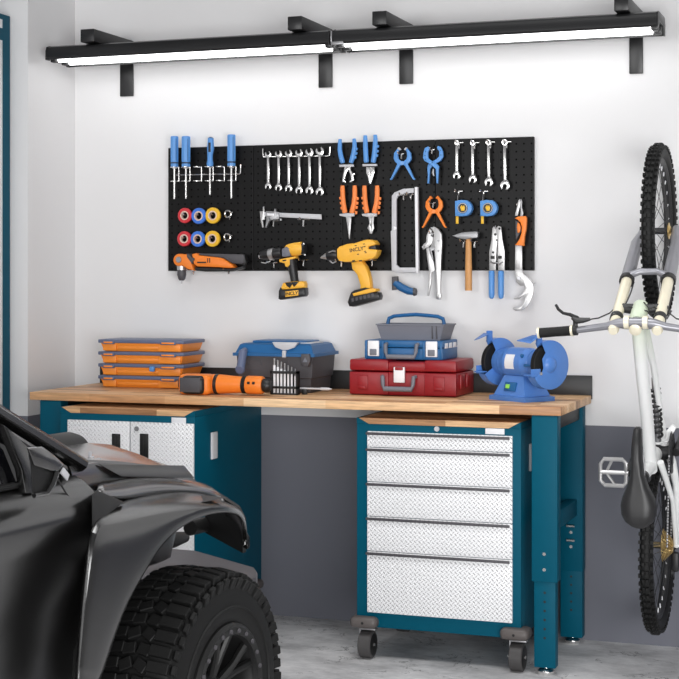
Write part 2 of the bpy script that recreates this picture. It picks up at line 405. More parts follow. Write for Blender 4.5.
# ------------------------------------------------------------------ steel cabinets under the bench
def caster(parent, x, y, r=0.050, side=-1, front=True):
    c = finish('caster', B().box((x, y + 0.02, 0.136), (0.106, 0.085, 0.042), 0.018, seg=3), 'bumper', parent)
    w = B().lathe([(-0.025, r - 0.004), (-0.022, r), (0.020, r), (0.023, r - 0.004)], (x + 0.006, y + 0.025, r), (1, 0, 0), 28)
    finish('wheel', w, 'castor', c)
    fk = B()
    for dx in (-0.030,): fk.box((x + 0.008 + dx, y + 0.03, 0.076), (0.004, 0.03, 0.068), 0.001)
    fk.box((x + 0.008, y + 0.03, 0.107), (0.06, 0.03, 0.006), 0.001)
    finish('fork', fk, 'dullsteel', c)
    finish('axle', B().tube([(x - 0.03, y + 0.025, r), (x + 0.034, y + 0.025, r)], 0.007, 10), 'chrome', c)
    finish('hub_cover', B().lathe([(0, 0.040), (0.0015, 0.036)], (x + 0.0291, y + 0.025, r), (1, 0, 0), 24), 'cartrim', c)
    finish('bumper_hole', B().tube([(x, y - 0.0228, 0.136), (x, y - 0.0215, 0.136)], 0.005, 10), 'cartrim', c)
def cabinet_shell(root, x0, x1, yf, yb, zb, zt):
    finish('body', B().span((x0, yf, zb), (x1, yb, zt - 0.022), 0.003), 'teal', root)
    # front corners of the frame rise either side of the bevelled wood
    fr = B()
    fr.prism([(x0, yf, zt - 0.022), (x0 + 0.045, yf, zt - 0.022), (x0 + 0.006, yf, zt), (x0, yf, zt)], (0, yb - yf, 0))
    fr.prism([(x1, yf, zt - 0.022), (x1 - 0.045, yf, zt - 0.022), (x1 - 0.006, yf, zt), (x1, yf, zt)], (0, yb - yf, 0))
    finish('corner_rail', fr, 'teal', root)
    finish('wood_top', B().prism([(x0 + 0.007, yf + 0.001, zt - 0.0005), (x0 + 0.046, yf + 0.001, zt - 0.0215), (x1 - 0.046, yf + 0.001, zt - 0.0215), (x1 - 0.007, yf + 0.001, zt - 0.0005)], (0, yb - yf - 0.002, 0)), 'wood', root)
x0, x1, yf, yb, zb, zt = -1.860, -1.240, -0.56, -0.06, 0.117, 0.888
rc = thing('drawer_cabinet', 'teal rolling cabinet with five tread plate drawers under the right of the bench', 'cabinet', ((x0 + x1) / 2, -0.31, 0))
cabinet_shell(rc, x0, x1, yf, yb, zb, zt)
tops = [0.841, 0.781, 0.654, 0.527, 0.399, 0.172]
for i in range(5):
    z1, z0 = tops[i], tops[i + 1]
    dr = finish('drawer', B().span((-1.816, yf - 0.010, z0 + 0.001), (-1.270, yf, z1 - 0.001), 0.002), 'tread', rc)
    finish('handle', B().span((-1.820, yf - 0.018, z1 - 0.014), (-1.278, yf - 0.0102, z1 - 0.004), 0.003), 'darkgrey', dr)
finish('lock', B().lathe([(0, 0.010), (0.004, 0.009)], (-1.552, yf, 0.856), (0, -1, 0), 20), 'ltgrey', rc)
finish('name_plate', B().span((-1.370, yf - 0.004, 0.844), (-1.300, yf, 0.865), 0.001), 'white', rc)
finish('side_handle', B().span((x1, yf + 0.125, 0.70), (x1 + 0.008, yf + 0.19, 0.80), 0.002), 'ltgrey', rc)
for x in (-1.827, -1.260):
    caster(rc, x, yf - 0.012); caster(rc, x, yb - 0.06)
yf = -0.66; yb = -0.008
x0, x1 = PY(60, 500, yf).x, PY(195, 500, yf).x
zt = PY(65, 407, yf).z
lc = thing('door_cabinet', 'teal rolling cabinet with two tread plate doors, behind the black car', 'cabinet', ((x0 + x1) / 2, -0.33, 0))
cabinet_shell(lc, x0, x1, yf, yb, 0.125, zt)
xs = PY(131, 450, yf).x; dt = PY(131, 421.5, yf).z
for a, b_, hx in ((x0 + 0.038, xs - 0.002, 117.5), (xs + 0.002, x1 - 0.002, 145.5)):
    dr = finish('door', B().span((a, yf - 0.010, 0.17), (b_, yf, dt), 0.002), 'tread', lc)
    p = PY(hx, 446, yf)
    finish('handle', B().span((p.x - 0.018, yf - 0.013, p.z - 0.048), (p.x + 0.018, yf - 0.0102, p.z + 0.048), 0.002).span((p.x - 0.010, yf - 0.016, p.z - 0.04), (p.x + 0.004, yf - 0.0132, p.z + 0.04), 0.001), 'cartrim', dr)
p = PY(138, 428.5, yf)
finish('lock', B().lathe([(0, 0.010), (0.014, 0.009)], (p.x, yf, p.z), (0, -1, 0), 20), 'dullsteel', lc)
p = PY(179, 420.5, yf)
finish('name_plate', B().span((p.x - 0.03, yf - 0.004, p.z - 0.011), (p.x + 0.03, yf, p.z + 0.011), 0.001), 'white', lc)
a, b_ = PX(210.5, 446, x1), PX(216, 446, x1)
finish('side_handle', B().span((x1, a.y, a.z - 0.052), (x1 + 0.008, b_.y, a.z + 0.052), 0.002), 'white', lc)
for x in (x0 + 0.05, x1 - 0.028):
    caster(lc, x, yf - 0.012); caster(lc, x, yb - 0.085)
# ------------------------------------------------------------------ pegboard: four perforated panels side by side
PXS = [-2.8976, -2.503, -2.108, -1.715, -1.3132]
PB, PT = 1.4336, 1.886
PT = PY(168, 148, -0.02).z
for i, nm in enumerate(('leftmost of the four, behind the screwdrivers and tape rolls', 'second from the left, behind the double ended wrenches', 'third from the left, behind the pliers and hacksaw', 'rightmost of the four, behind the tape measures and hammer')):
    b = B().span((PXS[i] + 0.0006, -0.020, PB), (PXS[i + 1] - 0.0006, -0.001, PT), 0.002)
    solo('pegboard', b, 'peg', 'black perforated pegboard panel, ' + nm, 'pegboard', 'pegboard panels on the wall', smooth=0)
YB = -0.0205

def hook(u, v, label, w=9, reach=0.045, drop=6, group='silver peg hooks on the pegboard'):
    p = PY(u, v, YB); m = mpp(p)
    t = thing('peg_hook', label, 'hook', (p.x, YB, p.z), 0, group)
    finish('crossbar', B().tube([(p.x - w * m / 2, YB - 0.003, p.z), (p.x + w * m / 2, YB - 0.003, p.z)], 0.0028, 8), 'chrome', t)
    finish('prong', B().tube([(p.x, YB - 0.002, p.z - drop * m), (p.x, YB - 0.006, p.z - drop * m * 0.4), (p.x, YB - 0.009, p.z), (p.x, YB - reach, p.z), (p.x, YB - reach - 0.004, p.z + 0.006)], 0.0030, 8), 'chrome', t)
    finish('stub', B().tube([(p.x, YB - 0.004, p.z), (p.x, YB - 0.007, p.z - drop * m)], 0.0042, 8), 'chrome', t)
    return t

# ------------------------------------------------------------------ screwdrivers in their wire rack
K = Crop(165, 130, 7.988); Ys = -0.062
rk = thing('screwdriver_rack', 'chrome wire rack with six loops holding four blue screwdrivers', 'rack', K.w(350, 356, YB))
p0, p1 = K.w(95, 360, -0.034), K.w(595, 352, -0.034)
finish('rail', B().tube([p0 + V((0, 0.014, 0.012)), p0, p1, p1 + V((0.004, 0, 0.004)), K.w(606, 280, -0.034), K.w(606, 275, -0.022)], 0.003, 8), 'chrome', rk)
for cx, cy in ((77, 298), (166, 297), (258, 296), (350, 295), (440, 293), (532, 292)):
    w = 0.0165
    c = K.w(cx, cy, Ys); z0, z1 = c.z, K.w(cx, cy + 112, Ys).z
    b = B()
    def arc(z): return [(c.x + w * math.cos(a), c.y - w * math.sin(a), z) for a in [PI * 2 * k / 16 + 0.35 for k in range(15)]]
    b.tube(arc(z0), 0.0022, 6); b.tube(arc(z1), 0.0022, 6)
    b.tube([(c.x + w, c.y + 0.006, z0), (c.x + w, c.y + 0.006, z1)], 0.0022, 6)
    b.tube([(c.x + w, c.y + 0.006, (z0 + z1) / 2), (c.x + w, -0.034, (z0 + z1) / 2)], 0.0022, 6)
    finish('wire_loop', b, 'chrome', rk)
def screwdriver(xc, yt, yc, yb, rh, rs, label, slim=False):
    t = thing('screwdriver', label, 'screwdriver', K.w(xc, yb, Ys), 0, 'screwdrivers in the wire rack')
    H = yc - yt
    if slim: pr = [(xc + 5, yt, 15), (xc + 5, yt + 6, 24), (xc + 4, yt + 90, 29), (xc, yt + 140, 22), (xc, yt + 180, 22), (xc, yc - 20, 29), (xc, yc, 24)]
    else: pr = [(xc, yt, rh * 0.8), (xc, yt + 6, rh), (xc, yc - 42, rh), (xc, yc - 38, rh * 0.9), (xc, yc - 26, rh * 0.9), (xc, yc - 22, rh), (xc, yc - 4, rh * 0.95), (xc, yc, rh * 0.7)]
    h = finish('handle', rod(B(), K, pr, Ys, 8 if not slim else 14), 'blue', t, smooth=30)
    if not slim:
        finish('band', rod(B(), K, [(xc, yc - 36, rh * 1.0), (xc, yc - 28, rh * 1.0)], Ys, 16), 'black', h)
        for dx in (-0.35, 0.35): finish('grip_groove', rod(B(), K, [(xc + dx * rh, yt + 20, 2.2), (xc + dx * rh, yc - 50, 2.2)], Ys - K.r(rh * 0.86, Ys), 6), 'bluedk', h)
    else:
        finish('end_button', rod(B(), K, [(xc + 5, yt - 3, 14), (xc + 5, yt + 10, 25)], Ys, 14), 'black', h)
        finish('clip', plate(B(), K, [(xc - 15, yt + 40), (xc + 2, yt + 40), (xc + 2, yt + 115), (xc - 15, yt + 115)], Ys - 0.0165, 0.006), 'black', h)
    finish('collar', rod(B(), K, [(xc, yc - 4, rh * 0.72), (xc, yc + 12, rh * 0.5)], Ys, 14), 'ltgrey', t)
    finish('shaft', rod(B(), K, [(xc, yc, rs), (xc, yb - 18, rs), (xc, yb, rs * 0.8)], Ys, 10), 'chrome', t)
screwdriver(76, 50, 296, 552, 33, 9, 'blue handled screwdriver with dark band, leftmost in the wire rack')
screwdriver(168, 50, 296, 548, 37, 9, 'thick plain blue handled screwdriver, second from the left in the rack')
screwdriver(360, 60, 290, 518, 29, 9, 'slim waisted blue screwdriver with a black clip, third in the rack', True)
screwdriver(531, 37, 290, 545, 35, 10, 'tallest blue handled screwdriver, rightmost in the wire rack')

# ------------------------------------------------------------------ tape rolls on pegs
K = Crop(165, 195, 7.541)
def tape(x, y, R, m, label, hl):
    c = K.w(x, y, -0.055); r = K.r(R, -0.055)
    t = thing('tape_roll', label, 'tape roll', (c.x, c.y, c.z - r), 0, 'tape rolls hung on the left panel')
    ri = r * 0.60
    finish('tape', B().lathe([(-0.007, ri), (-0.007, r - 0.002), (-0.005, r), (0.005, r), (0.007, r - 0.002), (0.007, ri)], c, (0, 1, 0), 32, closed=True), m, t)
    finish('core', B().lathe([(-0.0075, r * 0.44), (-0.0075, ri), (0.0075, ri), (0.0075, r * 0.44)], c, (0, 1, 0), 28, closed=True), 'card', t)
    h = thing('peg_hook', hl, 'hook', (c.x, YB, c.z), 0, 'silver peg hooks on the pegboard')
    finish('prong', B().tube([(c.x, YB, c.z + 0.004), (c.x, c.y - 0.018, c.z + 0.004), (c.x, c.y - 0.022, c.z + 0.009)], 0.0034, 8), 'chrome', h)
    finish('crossbar', B().tube([(c.x - 0.012, YB - 0.003, c.z + 0.018), (c.x + 0.012, YB - 0.003, c.z + 0.018)], 0.002, 6), 'chrome', h)
for row, pts in (('upper', ((152, 155, 57), (257, 158, 60), (363, 155, 60))), ('lower', ((148, 330, 57), (250, 332, 59), (360, 330, 60)))):
    for (x, y, R), cn, m in zip(pts, ('red', 'blue', 'yellow'), ('tapered', 'tapeblue', 'tapeyellow')):
        tape(x, y, R, m, '%s tape roll in the %s row of rolls on the pegboard' % (cn, row), 'silver hook carrying the %s tape roll of the %s row' % (cn, row))
for (x, y), nm in (((475, 143), 'upper'), ((470, 318), 'lower')):
    c = K.w(x, y, -0.04)
    t = thing('ring_hook', 'empty silver ring shaped hook right of the %s yellow tape roll' % nm, 'hook', (c.x, YB, c.z), 0, 'silver peg hooks on the pegboard')
    R = K.r(25, -0.04)
    finish('ring', B().tube([(c.x + R * math.cos(a), c.y, c.z + R * math.sin(a)) for a in [2 * PI * k / 20 for k in range(20)]], 0.0042, 8, closed=True), 'chrome', t)
    finish('prong', B().tube([(c.x, YB, c.z - R), (c.x, c.y, c.z - R)], 0.003, 8).tube([(c.x + R, c.y, c.z + 0.006), (c.x + R + 0.009, c.y, c.z + 0.007)], 0.0026, 8).tube([(c.x + R * 0.7, c.y, c.z - R), (c.x + R * 0.8, c.y - 0.01, c.z - R - 0.008)], 0.0026, 8), 'chrome', t)

# ------------------------------------------------------------------ orange angle drill
t = thing('angle_drill', 'orange angle drill with black chuck hanging at the pegboard lower left corner', 'drill', K.w(300, 570, -0.06))
Yc = -0.068
finish('gear_head', plate(B(), K, [(105 + 46 * math.cos(a), 490 + 48 * math.sin(a)) for a in [PI * 0.35 + k * PI * 1.3 / 12 for k in range(13)]] + [(160, 445), (195, 500), (215, 570), (170, 560), (140, 540)], Yc - 0.022, 0.044, 0.006), 'orange', t)
finish('head_bolt', rod(B(), K, [(103, 488, 1), (104, 488, 1)], Yc).lathe([(0, K.r(24)), (0.004, K.r(21))], K.w(103, 488, Yc - 0.022), (0, -1, 0), 20), 'dullsteel', t)
finish('gear_collar', plate(B(), K, [(160, 440), (180, 448), (200, 470), (212, 500), (200, 520), (188, 500), (165, 470)], Yc - 0.024, 0.048, 0.003).lathe([(0, K.r(13)), (0.003, K.r(10))], K.w(212, 485, Yc - 0.026), (0, -1, 0), 14), 'darkgrey', t)
finish('body', plate(B(), K, [(200, 445), (232, 438), (255, 455), (400, 470), (435, 478), (505, 525), (520, 548), (485, 552), (400, 545), (240, 540), (215, 520)], Yc - 0.024, 0.048, 0.006), 'orange', t)
v = B()
v.prism([K.w(*q, Yc - 0.0245) for q in ((242, 503), (310, 503), (310, 514), (242, 514))], (0, 0.001, 0))
for x in (318, 333): v.prism([K.w(*q, Yc - 0.0245) for q in ((x, 476), (x + 7, 476), (x + 7, 510), (x, 510))], (0, 0.001, 0))
finish('vent_slot', v, 'cartrim', t)
finish('motor_housing', plate(B(), K, [(255, 440), (430, 444), (585, 447), (596, 458), (592, 512), (575, 520), (510, 516), (440, 476), (255, 452)], Yc - 0.020, 0.042, 0.006), 'darkgrey', t)
finish('end_cap', plate(B(), K, [(560, 443), (600, 448), (608, 500), (590, 530), (555, 522)], Yc - 0.017, 0.034, 0.005), 'plast', t)
finish('lower_grip', plate(B(), K, [(222, 545), (300, 546), (500, 556), (590, 535), (585, 556), (500, 576), (300, 578), (228, 570)], Yc - 0.016, 0.034, 0.004), 'plast', t)
finish('nose', rod(B(), K, [(124, 535, 34), (124, 566, 32)], Yc, 20), 'steel', t)
finish('chuck', rod(B(), K, [(126, 566, 32), (126, 600, 35), (126, 632, 27), (126, 645, 18)], Yc, 20), 'darkgrey', t)
finish('bit', rod(B(), K, [(126, 640, 7), (126, 668, 5)], Yc, 8), 'dullsteel', t)
hook(194, 270.5, 'left silver hook under the orange angle drill', 8, 0.07, 4); hook(229.5, 270, 'right silver hook under the orange angle drill', 9, 0.06, 4)

# ------------------------------------------------------------------ double ended wrenches on their rail
K = Crop(255, 140, 7.55)
rk = thing('wrench_rail', 'chrome wire rail carrying the six double ended wrenches', 'rack', K.w(310, 125, YB))
pa, pb = K.w(68, 129, -0.036), K.w(553, 122, -0.036)
finish('rail', B().tube([K.w(62, 66, YB), K.w(60, 68, -0.036), K.w(60, 120, -0.036), pa, pb, K.w(562, 115, -0.036), K.w(567, 52, -0.036), K.w(567, 48, YB)], 0.0032, 8), 'chrome', rk)
def spanner_head(cx, cy, r, up, tilt):
    s = -1 if up else 1
    raw = []
    g = 0.42                                                        # half gap / r
    raw += [(r * g, r * 0.96), (r * 0.78, r * 0.72), (r * 1.0, r * 0.25), (r * 0.98, -r * 0.2), (r * 0.72, -r * 0.7), (r * 0.36, -r * 1.15)]
    right = raw
    left = [(-x, y) for x, y in raw][::-1]
    inner = [(-r * g, r * 0.1), (-r * g * 0.7, -r * 0.12), (r * g * 0.7, -r * 0.12), (r * g, r * 0.1)]
    pts = inner + right + left
    c, sn = math.cos(tilt), math.sin(tilt)
    return [(cx + x * c - y * sn, cy + s * (x * sn + y * c)) for x, y in pts]
def wrench(K, x, yt, yb, r, ws, Yf, label, group, ends=(1, 1), x2=None):
    x2 = x if x2 is None else x2
    t = thing('wrench', label, 'wrench', K.w(x2, yb, Yf), 0, group)
    hr = r
    if ends[0]: finish('open_jaw', plate(B(), K, spanner_head(x, yt + hr, hr, True, 0.25), Yf, 0.0065, 0.0012), 'chrome', t)
    else: finish('ring_end', B().lathe([(0, K.r(r * 0.34, Yf, x)), (0, K.r(r * 0.62, Yf, x)), (0.007, K.r(r * 0.62, Yf, x)), (0.007, K.r(r * 0.34, Yf, x))], K.w(x, yt + r * 0.62, Yf), (0, 1, 0), 24, closed=True), 'chrome', t)
    finish('open_jaw', plate(B(), K, spanner_head(x2, yb - hr, hr, False, 0.25), Yf, 0.0065, 0.0012), 'chrome', t)
    finish('shank', plate(B(), K, [(x - ws, yt + hr * (1.8 if ends[0] else 1.1)), (x + ws, yt + hr * (1.8 if ends[0] else 1.1)), (x2 + ws, yb - hr * 1.8), (x2 - ws, yb - hr * 1.8)], Yf + 0.001, 0.0045, 0.001), 'chrome', t)
for x, yt, yb, r, nm in ((98, 84, 375, 24, 'smallest, leftmost on the rail'), (177, 79, 385, 26, 'second smallest, second on the rail'), (253, 74, 392, 27, 'third from the left on the rail'), (332, 69, 407, 28, 'fourth from the left on the rail'), (410, 62, 411, 30, 'second largest, fifth on the rail'), (488, 54, 421, 31, 'largest, rightmost on the rail')):
    wrench(K, x, yt, yb, r, 8.5, -0.046, 'double open ended chrome wrench, ' + nm, 'double ended wrenches on the rail')

# ------------------------------------------------------------------ vernier caliper
t = thing('vernier_caliper', 'silver vernier caliper lying on two hooks below the wrenches', 'caliper', K.w(260, 600, -0.045))
finish('beam', plate(B(), K, [(40, 541), (180, 549), (500, 561), (503, 600), (180, 582), (40, 577)], -0.044, 0.005), 'ltgrey', t)
finish('fixed_jaw', plate(B(), K, [(35, 540), (58, 536), (58, 505), (66, 500), (70, 540), (74, 600), (56, 605), (66, 662), (54, 662), (42, 610)], -0.046, 0.009), 'steel', t)
finish('sliding_jaw', plate(B(), K, [(82, 536), (142, 539), (146, 518), (156, 520), (156, 540), (180, 545), (180, 598), (110, 604), (86, 660), (76, 662), (84, 604)], -0.050, 0.014), 'dullsteel', t)
finish('scale_window', plate(B(), K, [(88, 552), (144, 555), (144, 574), (88, 571)], -0.0515, 0.002), 'white', t)
finish('thumb_screw', rod(B(), K, [(195, 594, 10), (195, 608, 10)], -0.046, 10), 'dullsteel', t)
hook(274, 220.5, 'left silver hook under the vernier caliper', 11, 0.045, 6); hook(304, 219.5, 'right silver hook under the vernier caliper', 13, 0.045, 7)

# ------------------------------------------------------------------ black and yellow cordless drill
K = Crop(250, 235, 9.7); Yc = -0.085
t = thing('cordless_drill', 'black and yellow cordless drill with grey gearbox hanging on the pegboard', 'drill', K.w(400, 625, Yc))
def body_tube(pr, Y, seg=20, sq=(1, 1)): return rod(B(), K, pr, Y, seg, sq=sq)
finish('chuck', body_tube([(82, 205, 14), (92, 203, 20), (100, 200, 34), (130, 194, 46), (185, 186, 52)], Yc), 'plast', t)
finish('chuck_ring', body_tube([(88, 214, 14), (98, 212, 16)], Yc - 0.02, 10).tube([K.w(110, 265, Yc - 0.02), K.w(150, 272, Yc - 0.03), K.w(200, 250, Yc - 0.03)], 0.0022, 6), 'chrome', t)
finish('torque_ring', body_tube([(184, 192, 50), (190, 190, 56), (228, 184, 60), (234, 184, 52)], Yc), 'steel', t)
finish('torque_collar', body_tube([(232, 184, 54), (300, 173, 58), (312, 172, 54)], Yc), 'plast', t)
finish('gearbox', plate(B(), K, [(304, 135), (350, 112), (385, 128), (388, 205), (330, 215), (304, 208)], Yc - 0.027, 0.055, 0.006), 'midgrey', t)
finish('motor_shell', body_tube([(352, 150, 45), (385, 145, 60), (440, 140, 68), (495, 130, 62), (520, 128, 50), (528, 127, 34)], Yc, 20), 'yellow', t)
finish('top_shell', plate(B(), K, [(345, 98), (380, 84), (488, 66), (492, 84), (400, 110), (345, 116)], Yc - 0.022, 0.044, 0.005), 'yellow', t)
finish('rear_cap', body_tube([(500, 132, 64), (525, 128, 60), (538, 126, 46)], Yc + 0.004), 'plast', t)
b = B()
for x, y in ((525, 85), (535, 192)): b.lathe([(0, K.r(10)), (0.004, K.r(8))], K.w(x, y, Yc - 0.022), (0, -1, 0), 10)
finish('screw', b, 'chrome', t)
finish('lower_shell', plate(B(), K, [(278, 238), (330, 225), (440, 205), (440, 225), (392, 240), (388, 290), (358, 312), (340, 305), (332, 275), (283, 262)], Yc - 0.020, 0.040, 0.005), 'yellow', t)
finish('trigger', plate(B(), K, [(310, 243), (350, 236), (352, 250), (320, 256)], Yc - 0.022, 0.012, 0.002), 'plast', t)
finish('handle', body_tube([(400, 225, 46), (410, 290, 46), (420, 360, 44), (432, 430, 40), (440, 480, 44)], Yc, 16), 'plast', t)
finish('foot', plate(B(), K, [(315, 465), (345, 458), (400, 452), (450, 448), (515, 448), (528, 475), (526, 512), (420, 524), (300, 532), (296, 512)], Yc - 0.032, 0.045, 0.008), 'yellow', t)
finish('foot_inset', plate(B(), K, [(338, 462), (475, 450), (450, 480), (425, 505), (408, 478), (385, 515), (355, 495)], Yc - 0.034, 0.02, 0.002), 'plast', t)
bt = finish('battery', plate(B(), K, [(290, 508), (320, 532), (500, 515), (528, 512), (532, 575), (520, 596), (290, 630), (270, 618), (274, 540)], Yc - 0.036, 0.050, 0.007), 'plast', t)
lb = finish('label_plate', plate(B(), K, [(340, 548), (468, 534), (468, 586), (342, 602)], Yc - 0.0375, 0.004, 0.001), 'yellow', bt)
RX = M.Rotation(PI / 2, 3, 'X')
text(bt, 'INCLY', K.r(46), K.w(404, 568, Yc - 0.0385), M.Rotation(0.10, 3, 'Y').inverted() @ RX, 'black', ext=0.0006)
hook(274.5, 262.5, 'left silver hook under the black and yellow drill', 7, 0.08, 5); hook(304, 260, 'right silver hook under the black and yellow drill', 11, 0.06, 6)

# ------------------------------------------------------------------ all yellow cordless drill
K = Crop(315, 230, 8.486); Yc = -0.085
t = thing('cordless_drill', 'plain yellow cordless drill with pointed steel chuck hanging on the pegboard', 'drill', K.w(410, 645, Yc))
finish('chuck', rod(B(), K, [(46, 236, 4), (60, 232, 12), (100, 222, 30), (106, 221, 26)], Yc, 18), 'steel', t)
finish('chuck_sleeve', rod(B(), K, [(104, 221, 38), (125, 217, 46), (180, 210, 52), (196, 208, 44)], Yc, 20), 'plast', t)
finish('chuck_ring', B().tube([K.w(118, 190, Yc - 0.02), K.w(150, 178, Yc - 0.025), K.w(172, 180, Yc - 0.03)], 0.003, 6), 'steel', t)
finish('chuck_ring', B().tube([K.w(125, 262, Yc - 0.02), K.w(150, 280, Yc - 0.025), K.w(180, 266, Yc - 0.03)], 0.003, 6), 'steel', t)
finish('shell', plate(B(), K, [(184, 160), (205, 140), (270, 118), (330, 112), (400, 90), (440, 80), (490, 86), (514, 118), (500, 130), (452, 140), (450, 160), (505, 165), (528, 170), (520, 205), (495, 240), (400, 262), (320, 268), (250, 272), (200, 262), (184, 230)], Yc - 0.038, 0.062, 0.014), 'yellow', t)
finish('rear_port', plate(B(), K, [(440, 132), (512, 120), (520, 172), (440, 165)], Yc - 0.026, 0.05, 0.002), 'plast', t)
b = B()
for x, y in ((415, 118), (420, 140), (425, 180), (430, 192), (345, 132), (365, 205)): b.prism([K.w(x + i, y + j, Yc - 0.0385) for i, j in ((-8, -2), (8, -4), (8, 3), (-8, 5))], (0, 0.002, 0))
finish('vent_slot', b, 'cartrim', t)
finish('trigger', plate(B(), K, [(302, 262), (345, 255), (345, 270), (305, 275)], Yc - 0.030, 0.05, 0.003), 'plast', t)
finish('handle', plate(B(), K, [(300, 268), (330, 262), (395, 258), (430, 310), (450, 360), (465, 420), (472, 500), (375, 505), (378, 470), (350, 380), (308, 330)], Yc - 0.024, 0.048, 0.012), 'yellow', t)
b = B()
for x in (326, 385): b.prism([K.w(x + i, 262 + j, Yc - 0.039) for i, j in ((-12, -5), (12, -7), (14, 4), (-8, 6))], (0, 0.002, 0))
finish('dark_slot', b, 'cartrim', t)  # two small dark marks along the lower edge of the shell
bt = finish('battery', plate(B(), K, [(300, 530), (330, 510), (420, 488), (470, 500), (500, 528), (535, 530), (546, 560), (540, 590), (470, 612), (320, 652), (285, 648), (272, 612), (285, 570)], Yc - 0.036, 0.054, 0.008), 'plast', t)
b = B()
for k in range(6): b.prism([K.w(318 + 34 * k + i, 590 - 8 * k + j, Yc - 0.0375) for i, j in ((-10, -8), (8, -14), (12, 14), (-6, 20))], (0, 0.003, 0))
finish('grip_rib', b, 'darkgrey', bt)
finish('foot', plate(B(), K, [(316, 540), (430, 505), (470, 495), (515, 498), (520, 520), (440, 540), (325, 562)], Yc - 0.040, 0.055, 0.004), 'yellow', t)
text(t, 'INCLY', K.r(44), K.w(352, 166, Yc - 0.0385), M.Rotation(-0.16, 3, 'Y') @ RX, 'black', ext=0.0006)
hook(342, 260.5, 'left silver hook under the plain yellow drill', 7, 0.08, 6); hook(372.5, 260, 'right silver hook under the plain yellow drill', 9, 0.06, 6)

# ------------------------------------------------------------------ pliers
def grip(b, K, pts, Y, w, th): 
    """a hand grip along a centre line, oval in section"""
    return b.tube([K.w(x, y, Y) for x, y, r in pts], [K.r(r, Y, 280) for x, y, r in pts], 12, up=(0, 1, 0), sq=(0.85, 1))
def pliers(K, label, lg, rg, m, ridges, jaws, cy, w, cx, fin, Y=-0.045):
    t = thing('pliers', label, 'pliers', K.w(cx, cy, Y), 0, 'pliers hung on the third panel')
    for g, side in ((lg, -1), (rg, 1)):
        h = finish('handle_grip', grip(B(), K, g, Y, 1, 1), m, t)
        if ridges:
            b = B()
            for x, y, rr in ridges[0 if side < 0 else 1]:
                b.prism([K.w(x + i * rr, y + j * rr, Y - 0.004) for i, j in ((0, -1), (side * 1.2, -0.6), (side * 1.0, 0.8), (0, 1))], (0, 0.008, 0), 0.001)
            finish('finger_ridge', b, m, h)
    finish('guard', plate(B(), K, fin, Y - 0.006, 0.012, 0.002), 'ltgrey', t)
    for j in jaws: finish('jaw', plate(B(), K, j, Y - 0.005, 0.009, 0.0015), 'steel' if m == 'orangegrip' else 'chrome', t)
K = Crop(335, 125, 11.32)
pliers(K, 'blue handled wire stripper pliers with open hooked jaws, upper row left', [(58, 160, 20), (56, 200, 24), (54, 280, 27), (66, 350, 29), (84, 415, 30), (88, 432, 22)], [(215, 155, 20), (220, 190, 25), (222, 250, 27), (212, 310, 28), (196, 380, 30), (180, 428, 26)], 'blue', [[], [(232, 270, 18), (228, 320, 18), (218, 365, 18)]],
       [[(105, 470), (150, 470), (150, 500), (128, 540), (105, 625), (125, 635), (125, 655), (85, 650), (80, 630), (90, 560), (100, 520)], [(140, 470), (180, 470), (172, 500), (200, 545), (222, 540), (226, 560), (205, 568), (210, 620), (190, 650), (162, 650), (165, 632), (185, 618), (175, 570), (150, 505)]],
       470, 0, 130, [(45, 448), (205, 445), (210, 472), (48, 475)])
pliers(K, 'blue handled needle nose pliers, upper row right', [(342, 118, 22), (344, 170, 28), (345, 250, 29), (350, 340, 29), (354, 405, 32), (356, 425, 26)], [(455, 112, 22), (458, 160, 27), (454, 240, 29), (446, 330, 29), (436, 400, 32), (432, 425, 26)], 'blue', [[], [(474, 240, 18), (470, 295, 18), (464, 345, 18)]],
       [[(352, 475), (400, 475), (398, 560), (400, 668), (385, 662), (372, 590), (352, 540)], [(398, 475), (446, 475), (444, 540), (426, 590), (410, 664), (399, 668), (400, 560)]],
       470, 0, 398, [(308, 442), (470, 440), (474, 464), (310, 468)])
K = Crop(335, 178, 9.98)
for dx, lab, jw in ((0, 'orange handled long nose pliers with a thin straight tip, lower row left', [[(108, 388), (160, 386), (160, 420), (152, 520), (146, 610), (138, 608), (125, 500), (112, 420)]]),
                    (224, 'orange handled side cutting pliers with stubby jaws, lower row right', [[(108, 388), (134, 386), (136, 420), (128, 470), (140, 510), (135, 555), (122, 556), (112, 520), (98, 500), (118, 450)], [(136, 388), (165, 386), (158, 450), (164, 500), (152, 530), (140, 560), (134, 555), (138, 500), (132, 430)]])):
    pliers(K, lab, [(75 + dx * 0.98, 76, 20), (75 + dx * 0.98, 110, 25), (78 + dx * 0.98, 180, 24), (86 + dx * 0.98, 260, 24), (96 + dx * 0.98, 330, 28), (100 + dx * 0.98, 350, 24)], [(196 + dx, 76, 20), (198 + dx, 110, 25), (197 + dx, 180, 25), (188 + dx, 260, 25), (174 + dx, 320, 28), (166 + dx, 350, 26)], 'orangegrip',
           [[(60 + dx * 0.98, 200, 16), (66 + dx * 0.98, 250, 16), (72 + dx * 0.98, 300, 16)], [(214 + dx, 205, 18), (210 + dx, 250, 18), (204 + dx, 292, 18), (200 + dx, 345, 18)]],
           [[(x + dx, y) for x, y in j] for j in jw], 360, 0, 130 + dx, [(42 + dx, 358), (120 + dx, 350), (190 + dx, 352), (190 + dx, 382), (120 + dx, 392), (46 + dx, 378)])

